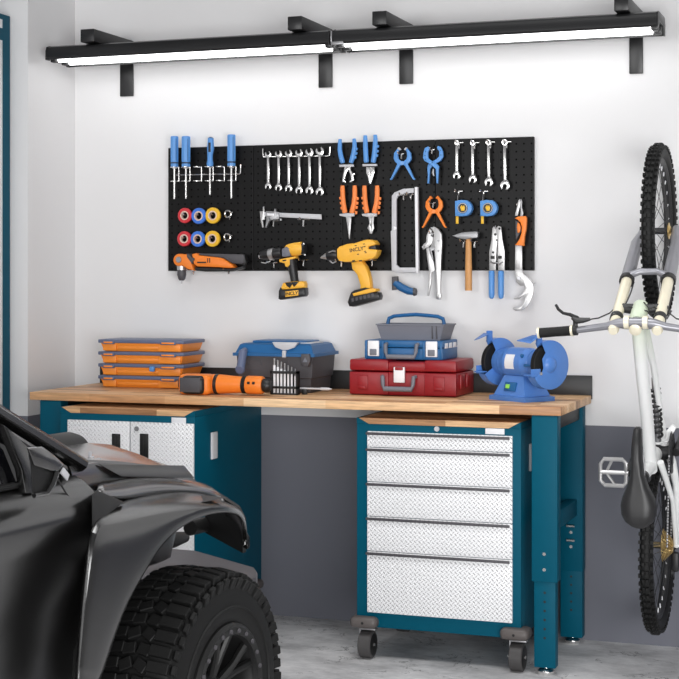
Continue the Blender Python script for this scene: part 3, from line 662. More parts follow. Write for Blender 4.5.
# ------------------------------------------------------------------ spring clamps
K = Crop(384, 138, 9.7)
def spring_clamp(K, cx, cy, k, m, label, Y=-0.05):
    def Q(pts): return [(cx + x * k, cy + y * k) for x, y in pts]
    t = thing('spring_clamp', label, 'clamp', K.w(cx, cy + 215 * k, Y), 0, 'spring clamps hung on the pegboard')
    L = [(-22, -85), (-40, -92), (-48, -80), (-78, -40), (-84, 10), (-72, 40), (-48, 68), (-108, 200), (-122, 214), (-112, 222), (-98, 214), (-20, 82), (10, 70), (20, 45), (-10, 40), (-36, 20), (-44, -10), (-40, -50)]
    finish('jaw_arm', plate(B(), K, Q(L), Y - 0.011, 0.014, 0.002), m, t)
    finish('jaw_arm', plate(B(), K, Q([(-x + 4, y) for x, y in L]), Y - 0.009, 0.014, 0.002), m, t)
    finish('pivot_spring', B().tube([K.w(cx, cy + 58 * k, Y - 0.014), K.w(cx, cy + 58 * k, Y + 0.008)], K.r(20 * k), 12), m, t)
    for s in (-1, 1): finish('jaw_pad', plate(B(), K, Q([(s * 16, -74), (s * 34, -96), (s * 46, -88), (s * 30, -66)]), Y - 0.013, 0.020, 0.002), 'ltgrey' if m == 'blue' else 'orange', t)
spring_clamp(K, 175, 185, 1.0, 'blue', 'blue spring clamp with splayed legs above the hacksaw')
hook(402, 154, 'silver hook holding the splayed blue spring clamp', 5, 0.055, 5)
K2 = Crop(410, 190, 4.85)
spring_clamp(K, 482, 655, 0.98, 'orange', 'orange spring clamp hanging above the locking pliers')
hook(433.5, 203, 'silver hook holding the orange spring clamp', 5, 0.055, 5)
# the cross-over clamp
t = thing('ratchet_clamp', 'blue ratchet clamp with crossed arms hanging right of the blue spring clamp', 'clamp', K.w(475, 445, -0.05))
finish('jaw_arm', plate(B(), K, [(425, 82), (440, 95), (436, 115), (425, 140), (428, 195), (450, 215), (490, 235), (535, 275), (528, 310), (522, 440), (508, 440), (500, 300), (460, 265), (390, 220), (376, 190), (382, 140), (395, 95)], -0.062, 0.012, 0.002), 'blue', t)
finish('jaw_arm', plate(B(), K, [(522, 76), (512, 92), (520, 112), (535, 130), (532, 180), (505, 205), (455, 235), (425, 258), (418, 290), (424, 360), (418, 440), (436, 440), (446, 300), (470, 268), (550, 218), (574, 180), (570, 130), (548, 85)], -0.050, 0.012, 0.002), 'blue', t)
finish('centre_spring', rod(B(), K, [(480, 300, 10), (475, 340, 14), (485, 370, 8)], -0.056, 10), 'dullsteel', t)
b = B()
for x, y in ((402, 130), (398, 170), (404, 208), (548, 120), (552, 165), (468, 238), (510, 250)): b.lathe([(0, K.r(6)), (0.001, K.r(6))], K.w(x, y, -0.0622), (0, -1, 0), 10)
finish('rivet', b, 'bluedk', t)
hook(432.5, 150, 'silver hook behind the jaws of the ratchet clamp', 5, 0.035, 4)

# ------------------------------------------------------------------ spanners on single hooks, tape measures
K = Crop(448, 130, 6.79)
for i, (x, yt, yb, r, x2) in enumerate(((60, 70, 334, 25, 58), (166, 70, 360, 27, 167), (274, 66, 382, 29, 276), (384, 64, 406, 32, 386))):
    wrench(K, x, yt, yb, r, 9, -0.052, 'combination spanner, %s of four on single hooks' % ('shortest, leftmost', 'second from the left', 'third from the left', 'longest, rightmost')[i], 'spanners on single hooks', (0, 1), x2)
    hook(K.x0 + (x + 18) / K.k, K.y0 + (yt + 18) / K.k, 'silver hook carrying the %s combination spanner' % ('shortest', 'second shortest', 'second longest', 'longest')[i], 9, 0.055, 6)
for i, x in enumerate((45, 216)):
    nm = ('left', 'right')[i]
    t = thing('tape_measure', 'blue tape measure with round dial, %s one of the pair on the pegboard' % nm, 'tape measure', K.w(x + 50, 590, -0.06), 0, 'tape measures on the pegboard')
    cx, cy = x + 58, 530
    o = [(x, 482), (x + 40, 474)] + [(cx + 57 * math.cos(a) * (1.0 + 0.035 * (k % 2)), cy + 55 * math.sin(a) * (1.0 + 0.035 * (k % 2))) for k, a in enumerate([-PI / 2 + 0.2 + j * PI * 0.86 / 16 for j in range(17)])] + [(x + 45, 586), (x + 2, 584)]
    finish('case', plate(B(), K, o, -0.070, 0.032, 0.004), 'blue', t)
    c = K.w(cx - 4, cy, -0.0705)
    finish('dial', B().lathe([(0, K.r(36)), (0.002, K.r(34))], c, (0, -1, 0), 28), 'plast', t)
    dl = finish('dial_ring', B().lathe([(0, K.r(30)), (0.0015, K.r(34)), (0.003, K.r(30))], c + V((0, -0.001, 0)), (0, -1, 0), 28, closed=True), 'ltgrey', t)
    finish('dial_emblem', plate(B(), K, [(cx - 22, cy - 6), (cx - 8, cy - 22), (cx - 4, cy - 8), (cx + 4, cy - 22), (cx + 12, cy - 4), (cx + 8, cy + 18), (cx - 12, cy + 20)], -0.0745, 0.002), 'tapeyellow', t)
    finish('blade_tip', plate(B(), K, [(x + 8, 582), (x + 26, 582), (x + 26, 636), (x + 8, 636)], -0.058, 0.003, 0.0005), 'tapeyellow', t)
    hook(K.x0 + (x + 28) / K.k, K.y0 + 418 / K.k, 'silver hook above the %s blue tape measure' % nm, 9, 0.05, 9)
    finish('hang_strap', B().tube([K.w(x + 26, 478, -0.055), K.w(x + 24, 440, -0.055), K.w(x + 10, 410, -0.05)], 0.0022, 6), 'plast', t)

# ------------------------------------------------------------------ hacksaw
K = Crop(380, 180, 5.667)
t = thing('hacksaw', 'grey framed hacksaw with blue handle hanging upright on the pegboard', 'hacksaw', K.w(130, 655, -0.05))
finish('frame', plate(B(), K, [(66, 90), (82, 70), (130, 50), (190, 46), (190, 72), (140, 76), (100, 92), (92, 110), (92, 480), (110, 496), (205, 496), (205, 522), (92, 526), (66, 515), (60, 290), (66, 285)], -0.058, 0.014, 0.002), 'ltgrey', t)
finish('blade', plate(B(), K, [(196, 40), (212, 40), (217, 500), (214, 530), (206, 530), (202, 500)], -0.062, 0.020, 0.001), 'white', t)
finish('wing_nut', plate(B(), K, [(76, 262), (92, 268), (92, 280), (76, 284)], -0.061, 0.006), 'white', t)
finish('handle_bracket', plate(B(), K, [(66, 548), (96, 546), (100, 600), (90, 622), (66, 625)], -0.062, 0.024, 0.002), 'darkgrey', t)
h = finish('handle', B().tube([K.w(x, y, -0.052) for x, y in ((84, 582), (120, 608), (160, 628), (195, 635))], [K.r(20), K.r(23), K.r(22), K.r(19)], 14), 'bluedk', t)
finish('handle_end', B().tube([K.w(192, 634, -0.052), K.w(206, 634, -0.052)], [K.r(24), K.r(20)], 14), 'darkgrey', t)
hook(404, 195, 'left silver hook inside the top of the hacksaw frame', 8, 0.06, 5); hook(411.5, 194.5, 'right silver hook inside the top of the hacksaw frame', 6, 0.06, 5)

# ------------------------------------------------------------------ locking pliers, hammer
K = Crop(414, 195, 6.17)
t = thing('locking_pliers', 'silver locking pliers hanging below the orange spring clamp', 'pliers', K.w(130, 645, -0.05))
finish('upper_handle', plate(B(), K, [(100, 200), (125, 195), (150, 210), (170, 240), (172, 300), (165, 420), (160, 600), (166, 625), (160, 645), (140, 645), (134, 620), (138, 590), (132, 480), (128, 400), (124, 350), (110, 330), (100, 320), (120, 255), (120, 230), (108, 215)], -0.060, 0.020, 0.003), 'steel', t)
finish('lower_jaw', plate(B(), K, [(96, 205), (110, 222), (104, 250), (118, 262), (108, 300), (90, 322), (70, 330), (56, 340), (48, 322), (58, 302), (74, 292), (76, 250)], -0.057, 0.014, 0.002), 'steel', t)
finish('lower_handle', plate(B(), K, [(74, 330), (92, 322), (100, 360), (120, 410), (128, 465), (108, 478), (104, 540), (90, 622), (82, 622), (88, 540), (92, 470), (82, 400)], -0.055, 0.012, 0.002), 'steel', t)
finish('link', plate(B(), K, [(92, 325), (100, 320), (130, 328), (126, 338), (108, 345), (120, 400), (112, 398)], -0.063, 0.006), 'dullsteel', t)
b = B()
for x, y in ((56, 320), (150, 282), (150, 345), (112, 240)): b.lathe([(0, K.r(7)), (0.004, K.r(6))], K.w(x, y, -0.06), (0, -1, 0), 10)
finish('rivet', b, 'dullsteel', t)
finish('adjusting_screw', rod(B(), K, [(150, 600, 13), (150, 640, 15)], -0.05, 12), 'steel', t)
hook(433, 233.5, 'silver hook through the jaw of the locking pliers', 4, 0.05, 4)
K = Crop(410, 190, 4.85)
t = thing('hammer', 'hammer with wooden handle and grey steel head', 'hammer', K.w(283, 490, -0.06))
finish('head', plate(B(), K, [(202, 222), (250, 206), (280, 203), (322, 201), (328, 205), (328, 228), (322, 233), (290, 236), (270, 240), (240, 236)], -0.072, 0.026, 0.003), 'dullsteel', t)
finish('handle', B().tube([K.w(284, 204, -0.059), K.w(284, 240, -0.059), K.w(284, 300, -0.059), K.w(284, 400, -0.059), K.w(284, 488, -0.059)], [K.r(9), K.r(14), K.r(15), K.r(17), K.r(17)], 14, sq=(0.8, 1)), 'ash', t)
for u, nm in ((464, 'left'), (475, 'right')): hook(u, 241.5, '%s silver hook under the hammer head' % nm, 6, 0.06, 6)

# ------------------------------------------------------------------ crimper and pipe wrench
K = Crop(475, 190, 5.228)
t = thing('crimping_tool', 'silver crimping tool with two straight blue handles', 'crimper', K.w(112, 570, -0.05))
finish('jaw', plate(B(), K, [(90, 200), (98, 190), (110, 205), (118, 250), (112, 300), (108, 420), (74, 420), (74, 320), (86, 260)], -0.056, 0.010, 0.0015), 'steel', t)
finish('jaw', plate(B(), K, [(108, 202), (120, 188), (136, 192), (138, 215), (142, 255), (154, 315), (154, 420), (120, 420), (116, 330), (118, 260)], -0.060, 0.010, 0.0015), 'steel', t)
b = B()
for x in (92, 130): b.prism([K.w(x + i * 10, 352 + j * 8, -0.0605) for i, j in ((-1, -1), (1, -1), (1, 1), (-1, 1))], (0, 0.003, 0))
for x, y, r in ((106, 232, 7), (114, 262, 5), (94, 326, 6), (128, 202, 6)): b.lathe([(0, K.r(r)), (0.001, K.r(r))], K.w(x, y, -0.0605), (0, -1, 0), 10)
finish('crimp_notch', b, 'cartrim', t)
finish('spring', B().tube([K.w(82, 376, -0.058), K.w(96, 384, -0.064), K.w(112, 380, -0.066), K.w(128, 386, -0.064), K.w(146, 376, -0.058)], 0.003, 8), 'dullsteel', t)
for x in (87, 136): finish('handle', B().tube([K.w(x, 422, -0.052), K.w(x, 430, -0.052), K.w(x, 545, -0.052), K.w(x, 562, -0.052), K.w(x, 569, -0.052)], [K.r(13), K.r(16), K.r(15.5), K.r(13), K.r(6)], 14), 'blue', t)
hook(497.5, 227, 'silver hook behind the jaws of the crimping tool', 6, 0.03, 4)
t = thing('pipe_wrench', 'long pipe wrench with orange grip and curved hooked jaw at bottom right', 'wrench', K.w(235, 635, -0.05))
finish('nose_jaw', plate(B(), K, [(208, 135), (216, 100), (226, 55), (234, 45), (238, 62), (234, 85), (228, 110), (222, 135)], -0.058, 0.012, 0.0015), 'steel', t)
finish('nose_jaw', plate(B(), K, [(234, 60), (240, 46), (246, 60), (244, 90), (252, 120), (248, 138), (234, 138), (238, 110)], -0.054, 0.010, 0.0015), 'dullsteel', t)
finish('grip', plate(B(), K, [(206, 148), (225, 138), (262, 136), (268, 145), (266, 200), (258, 240), (254, 292), (208, 288), (216, 280), (232, 255), (242, 225), (244, 195), (236, 170), (222, 155)], -0.062, 0.022, 0.004), 'orange', t)
finish('inner_grip', plate(B(), K, [(210, 160), (226, 165), (240, 190), (240, 215), (226, 240), (212, 262)], -0.056, 0.014, 0.003), 'darkgrey', t)
finish('release_lever', plate(B(), K, [(222, 168), (234, 178), (238, 200), (232, 222), (222, 225), (218, 195)], -0.060, 0.014, 0.003), 'orange', t)
finish('shaft', plate(B(), K, [(210, 288), (245, 290), (246, 415), (208, 415)], -0.056, 0.012, 0.002), 'steel', t)
finish('hook_jaw', plate(B(), K, [(208, 412), (247, 412), (252, 435), (280, 458), (302, 488), (306, 520), (300, 552), (286, 590), (268, 615), (240, 632), (210, 632), (196, 622), (200, 614), (232, 612), (252, 595), (262, 560), (248, 556), (228, 572), (204, 572), (204, 564), (230, 556), (252, 535), (262, 512), (258, 500), (235, 500), (214, 480)], -0.054, 0.010, 0.0015), 'steel', t)
finish('jaw_spur', plate(B(), K, [(296, 500), (312, 484), (314, 490), (300, 512)], -0.052, 0.006, 0.0005), 'dullsteel', t)
finish('pivot_bolt', B().lathe([(0, K.r(11)), (0.004, K.r(9))], K.w(230, 460, -0.054), (0, -1, 0), 14), 'white', t)
hook(519, 205, 'silver hook behind the nose of the pipe wrench', 5, 0.03, 4)
# ------------------------------------------------------------------ organiser boxes on the bench
Yf = -0.245
x0, x1 = PY(99, 370, Yf).x, PY(183.5, 370, Yf).x
h = 0.0498; dep = 0.205
for i, nm in enumerate(('bottom one of the stack of four', 'second from the bottom of the stack', 'third from the bottom of the stack', 'topmost of the stack of four')):
    z = T + i * h
    t = thing('organizer_box', 'flat orange organiser box with slate lid, ' + nm, 'organiser box', ((x0 + x1) / 2, Yf + dep / 2, z), 0, 'stacked orange organiser boxes')
    b = B(); I = 0.012
    def ring(zz, ins): return [(x0 + ins, Yf + ins, zz), (x1 - ins, Yf + ins, zz), (x1 - ins, Yf + dep - ins, zz), (x0 + ins, Yf + dep - ins, zz)]
    vs = b.grid([ring(z + 0.0002, 0.020), ring(z + 0.006, 0.014), ring(z + 0.034, 0.006)], True)
    b.cap(vs[0]); b.cap(vs[-1])
    xa, xb = x0 + (x1 - x0) * 0.20, x0 + (x1 - x0) * 0.70
    bd = finish('body', b, 'boxorange', t)
    finish('front_rib', B().span((x0 + 0.016, Yf + 0.004, z + 0.003), (xa, Yf + 0.02, z + 0.033), 0.002).span((xb, Yf + 0.004, z + 0.003), (x1 - 0.016, Yf + 0.02, z + 0.033), 0.002).span((xa, Yf + 0.009, z + 0.010), (xb, Yf + 0.02, z + 0.024), 0.003), 'boxorange', bd)
    finish('lid', B().span((x0 - 0.004, Yf - 0.002, z + 0.0345), (x1 + 0.002, Yf + dep, z + h - 0.0008), 0.003).span((x0 + 0.015, Yf + 0.015, z + h - 0.002), (x1 - 0.015, Yf + dep - 0.015, z + h - 0.0004), 0.0005), 'lidgrey', t)
    for a, c in ((x0 + 0.025, xa - 0.012), (xb + 0.02, x1 - 0.04)):
        finish('latch', B().span((a - 0.006, Yf - 0.006, z + 0.030), (c + 0.006, Yf + 0.004, z + 0.044), 0.002), 'lidgrey', t)
        finish('latch_tongue', B().span((a, Yf - 0.008, z + 0.034), (c, Yf - 0.002, z + 0.0405), 0.001), 'boxorange', t)
    if i == 1:
        finish('blue_clip', B().box((x0 + (x1 - x0) * 0.64, Yf - 0.004, z + 0.030), (0.022, 0.016, 0.022), 0.005), 'blue', t)

# ------------------------------------------------------------------ big blue and grey toolbox
Yf, Yb = -0.290, -0.030
x0, x1 = PY(236, 370, Yf).x, PY(313, 370, Yf).x
zl = PY(313, 356, Yf).z; zt = PY(300, 345, Yf).z
t = thing('toolbox', 'large toolbox with dark grey body and blue lid behind the bit set', 'toolbox', ((x0 + x1) / 2, (Yf + Yb) / 2, T))
b = B()
def ring(zz, ins): return [(x0 + ins, Yf + ins, zz), (x1 - ins, Yf + ins, zz), (x1 - ins, Yb - ins, zz), (x0 + ins, Yb - ins, zz)]
vs = b.grid([ring(T + 0.0003, 0.022), ring(T + 0.004, 0.018), ring(T + 0.055, 0.014), ring(T + 0.060, 0.008), ring(zl, 0.002)], True)
b.cap(vs[0]); b.cap(vs[-1]); bd = finish('body', b, 'darkgrey', t)
rb = B()
for k in range(5):
    xx = x0 + 0.05 + k * (x1 - x0 - 0.10) / 4
    rb.span((xx - 0.003, Yf + 0.003, zl - 0.04), (xx + 0.003, Yf + 0.02, zl), 0.001)
finish('rib', rb, 'darkgrey', bd)
b = B()
vs = b.grid([ring(zl - 0.004, -0.010), ring(zl + 0.008, -0.010), ring(zl + 0.009, -0.001), ring(zl + 0.040, 0.012), ring(zl + 0.046, 0.022)], True)
b.cap(vs[0]); b.cap(vs[-1])
b.span((x0 + 0.05, Yf + 0.05, zl + 0.044), (x1 - 0.05, Yb - 0.05, zl + 0.056), 0.004)
finish('lid', b, 'bluedk', t)
xm = PY(285, 345, Yf).x
finish('handle_recess', B().prism([(xm - 0.055, Yf - 0.002, zl + 0.052), (xm + 0.055, Yf - 0.002, zl + 0.052), (xm + 0.04, Yf - 0.004, zl + 0.032), (xm + 0.012, Yf - 0.004, zl + 0.022), (xm - 0.012, Yf - 0.004, zl + 0.022), (xm - 0.04, Yf - 0.004, zl + 0.032)], (0, 0.03, 0), 0.002), 'ltgrey', t)
finish('label_plate', B().span((x1 - 0.07, Yf + 0.04, zl + 0.045), (x1 - 0.022, Yb - 0.08, zl + 0.050), 0.002), 'ltgrey', t)
finish('lock_eye', B().span((xm - 0.008, Yf - 0.014, zl - 0.008), (xm + 0.008, Yf - 0.002, zl + 0.020), 0.003), 'ltgrey', t)
p = PY(307, 360, Yf)
la = finish('latch', B().prism([(p.x + i, Yf - 0.020, p.z + j) for i, j in ((-0.018, 0.024), (0.018, 0.024), (0.02, -0.004), (0.010, -0.026), (-0.010, -0.026), (-0.02, -0.004))], (0, 0.026, 0), 0.004), 'darkgrey', t)
finish('latch_mark', B().prism([(p.x + i, Yf - 0.022, p.z + j) for i, j in ((0, 0.012), (0.011, -0.008), (-0.011, -0.008))], (0, 0.004, 0), 0.001), 'midgrey', la)
p = PY(243, 352, Yf - 0.02); q = PY(240.5, 369, Yf - 0.05)
finish('latch', B().tube([p + V((0, 0.02, 0.006)), p, p.lerp(q, 0.8), q], [0.012, 0.017, 0.017, 0.017], 16), 'lidgrey', t)
finish('latch_end', B().lathe([(0, 0.019), (0.01, 0.019), (0.014, 0.015)], q + V((0, -0.0, 0)), (0.1, -1, -0.25), 20), 'lidgrey', t)

# ------------------------------------------------------------------ orange cordless driver lying on the bench
Yc = -0.455; zc = T + 0.0405
t = thing('impact_driver', 'orange and black cordless driver lying on its side on the bench', 'driver', (PY(225, 390, Yc).x, Yc, T))
def X(u): return PY(u, 383, Yc).x
finish('body', B().tube([(X(u), Yc, zc) for u in (206, 214, 222, 233, 242, 244)], [0.036, 0.0385, 0.038, 0.034, 0.032, 0.029], 22), 'orange', t)
finish('collar_ring', B().tube([(X(u), Yc, zc) for u in (243.5, 247.5)], 0.034, 22), 'rubber', t)
finish('nose_sleeve', B().tube([(X(u), Yc, zc) for u in (247.2, 248.5, 262, 263.5)], [0.033, 0.036, 0.035, 0.031], 22), 'orange', t)
b = B()
for u in (252, 257): b.box((X(u), Yc - 0.035, zc + 0.010), (0.010, 0.006, 0.010), 0.001)
finish('vent_slot', b, 'cartrim', t)
finish('chuck', B().tube([(X(u), Yc, zc) for u in (263, 266, 269, 271)], [0.024, 0.027, 0.025, 0.018], 20), 'plast', t)
finish('end_cap', B().tube([(X(u), Yc, zc) for u in (180.5, 182, 185, 190)], [0.024, 0.034, 0.0385, 0.039], 22), 'plast', t)
finish('end_band', B().tube([(X(u), Yc, zc) for u in (186, 192)], 0.0395, 22), 'orange', t)
finish('handle', B().box((X(200.3), Yc - 0.035, zc - 0.0005), (X(211.5) - X(189), 0.095, 0.072), 0.019, seg=4), 'plast', t)
rim = B().box((X(200), Yc - 0.026, zc), (X(215.5) - X(184.5), 0.082, 0.0795), 0.020, seg=4)
finish('handle_rim', rim, 'orange', t)
finish('body_band', B().tube([(X(u), Yc, zc) for u in (216.2, 219.5)], 0.0395, 22), 'plast', t)
finish('pad_panel', B().box((X(199), Yc - 0.083, zc), (X(210) - X(190), 0.006, 0.056), 0.002, seg=2), 'darkgrey', t)

# ------------------------------------------------------------------ drill bit set in its rack, loose bit
Yc = -0.375
xa, xb = PY(271.5, 390, Yc).x, PY(298.5, 390, Yc).x
t = thing('bit_holder', 'black open rack holding a row of seven drill bits on the bench', 'bit rack', ((xa + xb) / 2, Yc, T))
b = B()
b.span((xa, Yc - 0.014, T + 0.0003), (xb, Yc + 0.014, T + 0.006)); b.span((xa, Yc - 0.014, T + 0.024), (xb, Yc + 0.014, T + 0.033)); b.span((xa, Yc - 0.014, T + 0.082), (xb, Yc + 0.014, T + 0.092))
b.span((xa, Yc - 0.014, T + 0.0003), (xa + 0.006, Yc + 0.014, T + 0.092)); b.span((xb - 0.006, Yc - 0.014, T + 0.0003), (xb, Yc + 0.014, T + 0.092)); b.span((xa, Yc + 0.010, T + 0.0003), (xb, Yc + 0.014, T + 0.09))
finish('frame', b, 'plast', t)
for k in range(7):
    x = xa + 0.013 + k * (xb - xa - 0.026) / 6; r = 0.0052 - 0.0003 * k
    g = thing('drill_bit', 'steel drill bit standing in the black rack, ' + ('tallest and leftmost', 'second from the left', 'third from the left', 'middle of the seven', 'third from the right', 'second from the right', 'shortest and rightmost')[k], 'drill bit', (x, Yc - 0.002, T + 0.007), 0, 'drill bits in the black rack')
    top = T + 0.142 - 0.0065 * k
    finish('shank', B().tube([(x, Yc - 0.002, T + 0.0065), (x, Yc - 0.002, top - 0.028)], r, 10), 'white', g)
    n = 14
    finish('flute', B().tube([(x, Yc - 0.002, top - 0.028 + 0.026 * i / n) for i in range(n + 1)] + [(x, Yc - 0.002, top)], [r * (0.95 if i % 2 else 0.7) for i in range(n + 1)] + [0.0005], 8), 'dullsteel', g)
a, c = PY(300, 381, -0.345), PY(332, 381.5, -0.345)
a.z = c.z = T + 0.024
g = thing('drill_bit', 'loose white screwdriver bit lying level behind the bit rack', 'drill bit', (a + c) / 2)
finish('shank', B().tube([a, a.lerp(c, 0.62)], 0.0035, 10), 'ltgrey', g)
finish('tip', B().tube([a.lerp(c, 0.6), a.lerp(c, 0.68), a.lerp(c, 0.9), c], [0.0035, 0.0062, 0.0055, 0.001], 10), 'ltgrey', g)
finish('rest', B().box(a.lerp(c, 0.15) + V((0, 0, -0.0135)), (0.02, 0.012, 0.021), 0.001), 'plast', g)

# ------------------------------------------------------------------ red case, blue case, grey tray
def case(root, x0, x1, Yf, Yb, z0, z1, m, split, bev):
    bd = finish('base', B().span((x0, Yf, z0 + 0.0003), (x1, Yb, z0 + (z1 - z0) * split - 0.001), bev), m, root)
    ld = finish('lid', B().span((x0, Yf, z0 + (z1 - z0) * split + 0.001), (x1, Yb, z1), bev), m, root)
    return bd, ld
Yf, Yb = -0.290, -0.035
x0, x1 = PY(349.5, 380, Yf).x, PY(457, 380, Yf).x
z1 = PY(400, 361.5, Yf).z
t = thing('tool_case', 'wide dark red tool case with grey handle, at the bottom of the stack', 'case', ((x0 + x1) / 2, (Yf + Yb) / 2, T))
bd, ld = case(t, x0, x1, Yf, Yb, T, z1, 'red', 0.70, 0.009)
W = x1 - x0
for s0, s1 in ((0.0, 0.375), (0.70, 1.0)):
    finish('front_pad', B().span((x0 + W * s0 + 0.002, Yf - 0.007, T + 0.004), (x0 + W * s1 - 0.002, Yf + 0.01, T + (z1 - T) * 0.695 - 0.002), 0.004), 'red', bd)
    finish('lid_pad', B().span((x0 + W * s0 + 0.002, Yf - 0.007, T + (z1 - T) * 0.705 + 0.002), (x0 + W * s1 - 0.002, Yb, z1 + 0.006), 0.007), 'red', ld)
for s in (0.13, 0.84):
    xx = x0 + W * s
    finish('side_latch', B().span((xx - 0.022, Yf - 0.011, T + 0.022), (xx + 0.022, Yf - 0.004, T + 0.078), 0.003).span((xx - 0.014, Yf - 0.014, T + 0.026), (xx + 0.014, Yf - 0.008, T + 0.036), 0.002), 'red', bd)
b = B()
for yy in (0.25, 0.6): b.span((x1 - 0.002, Yf + (Yb - Yf) * yy - 0.03, T + 0.03), (x1 + 0.008, Yf + (Yb - Yf) * yy + 0.03, T + 0.085), 0.004)
finish('end_rib', b, 'red', bd)
xm = PY(400, 380, Yf).x
finish('front_clasp', B().span((xm - 0.022, Yf - 0.014, T + 0.052), (xm + 0.022, Yf - 0.001, T + 0.112), 0.003), 'white', t)
finish('clasp_top', B().span((xm - 0.016, Yf - 0.016, T + 0.100), (xm + 0.016, Yf - 0.012, T + 0.112), 0.002), 'red', t)
xa, xb = PY(384, 380, Yf).x, PY(415, 380, Yf).x
finish('handle', B().tube([(xa - 0.004, Yf - 0.004, T + 0.075), (xa, Yf - 0.018, T + 0.075), (xa + 0.002, Yf - 0.020, T + 0.045), (xa + 0.008, Yf - 0.022, T + 0.028), (xb - 0.008, Yf - 0.022, T + 0.028), (xb - 0.002, Yf - 0.020, T + 0.045), (xb, Yf - 0.018, T + 0.075), (xb + 0.004, Yf - 0.004, T + 0.075)], [0.007, 0.008, 0.008, 0.010, 0.010, 0.008, 0.008, 0.007], 12), 'midgrey', t)
zr = z1 + 0.0063
Yf2, Yb2 = -0.270, -0.060
x0, x1 = PY(364.5, 350, Yf2).x, PY(443, 350, Yf2).x
z2 = PY(400, 340.5, Yf2).z
t = thing('tool_case', 'blue tool case with two white clasps, on top of the red case', 'case', ((x0 + x1) / 2, (Yf2 + Yb2) / 2, zr))
bd, ld = case(t, x0, x1, Yf2, Yb2, zr, z2, 'bluedk', 0.62, 0.004)
for u in (374, 432):
    xx = PY(u, 350, Yf2).x
    c = finish('clasp', B().span((xx - 0.023, Yf2 - 0.010, zr + 0.012), (xx + 0.023, Yf2 - 0.001, zr + 0.072), 0.003), 'white', t)
    finish('clasp_button', B().span((xx - 0.014, Yf2 - 0.013, zr + 0.016), (xx + 0.014, Yf2 - 0.009, zr + 0.040), 0.002), 'midgrey', c)
for u in (366.5, 383, 424, 441):
    xx = PY(u, 350, Yf2).x
    finish('front_rib', B().span((xx - 0.005, Yf2 - 0.006, zr + 0.004), (xx + 0.005, Yf2 + 0.002, z2 - 0.002), 0.002), 'bluedk', bd)
b = B()
for k in range(3):
    yy = Yf2 + 0.045 + k * 0.06
    finish('end_label', B().span((x1 - 0.002, yy - 0.018, z2 - 0.030), (x1 + 0.003, yy + 0.018, z2 - 0.010), 0.001), 'white', t)
xa, xb = PY(387, 350, Yf2).x, PY(418, 350, Yf2).x
finish('handle', B().tube([(xa, Yf2 - 0.002, z2 - 0.014), (xa, Yf2 - 0.018, z2 - 0.016), (xa + 0.002, Yf2 - 0.022, zr + 0.030), (xa + 0.008, Yf2 - 0.024, zr + 0.012), (xb - 0.008, Yf2 - 0.024, zr + 0.012), (xb - 0.002, Yf2 - 0.022, zr + 0.030), (xb, Yf2 - 0.018, z2 - 0.016), (xb, Yf2 - 0.002, z2 - 0.014)], [0.007, 0.0075, 0.0075, 0.009, 0.009, 0.0075, 0.0075, 0.007], 12), 'midgrey', t)
Yf3, Yb3 = -0.235, -0.085
x0, x1 = PY(380.5, 330, Yf3).x, PY(441, 330, Yf3).x
z3 = PY(400, 324, Yf3).z; z2 += 0.0004
t = thing('tote_tray', 'open grey tote tray with blue arched handle, topmost on the cases', 'tray', ((x0 + x1) / 2, (Yf3 + Yb3) / 2, z2))
def ring(zz, o): return [(x0 + 0.004 - o, Yf3 - o * 0.6, zz), (x1 - 0.004 + o, Yf3 - o * 0.6, zz), (x1 - 0.004 + o, Yb3 + o * 0.6, zz), (x0 + 0.004 - o, Yb3 + o * 0.6, zz)]
b = B(); vs = b.grid([ring(z2, 0.0), ring(z3 - 0.006, 0.016), ring(z3 - 0.005, 0.020), ring(z3, 0.020), ring(z3, 0.013), ring(z3 - 0.006, 0.012), ring(z2 + 0.005, -0.004)], True); b.cap(vs[0]); b.cap(vs[-1])
finish('tray', b, 'midgrey', t)
b = B()
for s in (0.86, 0.93): b.span((x0 + (x1 - x0) * s, Yf3 - 0.011, z2 + 0.006), (x0 + (x1 - x0) * s + 0.003, Yf3 + 0.003, z3 - 0.006))
finish('rib', b, 'darkgrey', t)
xa, xb = PY(388, 320, -0.16).x, PY(444, 320, -0.16).x
zh = PY(415, 314.5, -0.16).z
finish('handle', B().tube([(xa, -0.16, z3 - 0.03), (xa, -0.16, z3 + 0.004), (xa + 0.004, -0.16, z3 + (zh - z3) * 0.55), (xa + 0.025, -0.16, z3 + (zh - z3) * 0.80), (xa + 0.07, -0.16, zh - 0.003), ((xa + xb) / 2, -0.16, zh), (xb - 0.07, -0.16, zh - 0.003), (xb - 0.025, -0.16, z3 + (zh - z3) * 0.80), (xb - 0.004, -0.16, z3 + (zh - z3) * 0.55), (xb, -0.16, z3 + 0.004), (xb, -0.16, z3 - 0.03)], 0.0075, 10), 'bluedk', t)

# ------------------------------------------------------------------ bench grinder (turned on the bench)
gr = thing('bench_grinder', 'bright blue bench grinder with two wheels on the right end of the bench', 'bench grinder', (-1.292, -0.322, T), math.radians(-35))
def gfin(n, b, m, p=gr, **k): return finish(n, b, m, p, local=True, **k)
b = B()
vs = b.grid([[(-0.098, -0.075, 0.0), (0.098, -0.075, 0.0), (0.098, 0.075, 0.0), (-0.098, 0.075, 0.0)], [(-0.098, -0.075, 0.016), (0.098, -0.075, 0.016), (0.098, 0.075, 0.016), (-0.098, 0.075, 0.016)], [(-0.086, -0.062, 0.020), (0.086, -0.062, 0.020), (0.086, 0.062, 0.020), (-0.086, 0.062, 0.020)], [(-0.052, -0.040, 0.092), (0.052, -0.040, 0.092), (0.052, 0.040, 0.092), (-0.052, 0.040, 0.092)]], True)
b.cap(vs[0]); b.cap(vs[-1]); gfin('base', b, 'grindblue')
zc = 0.138
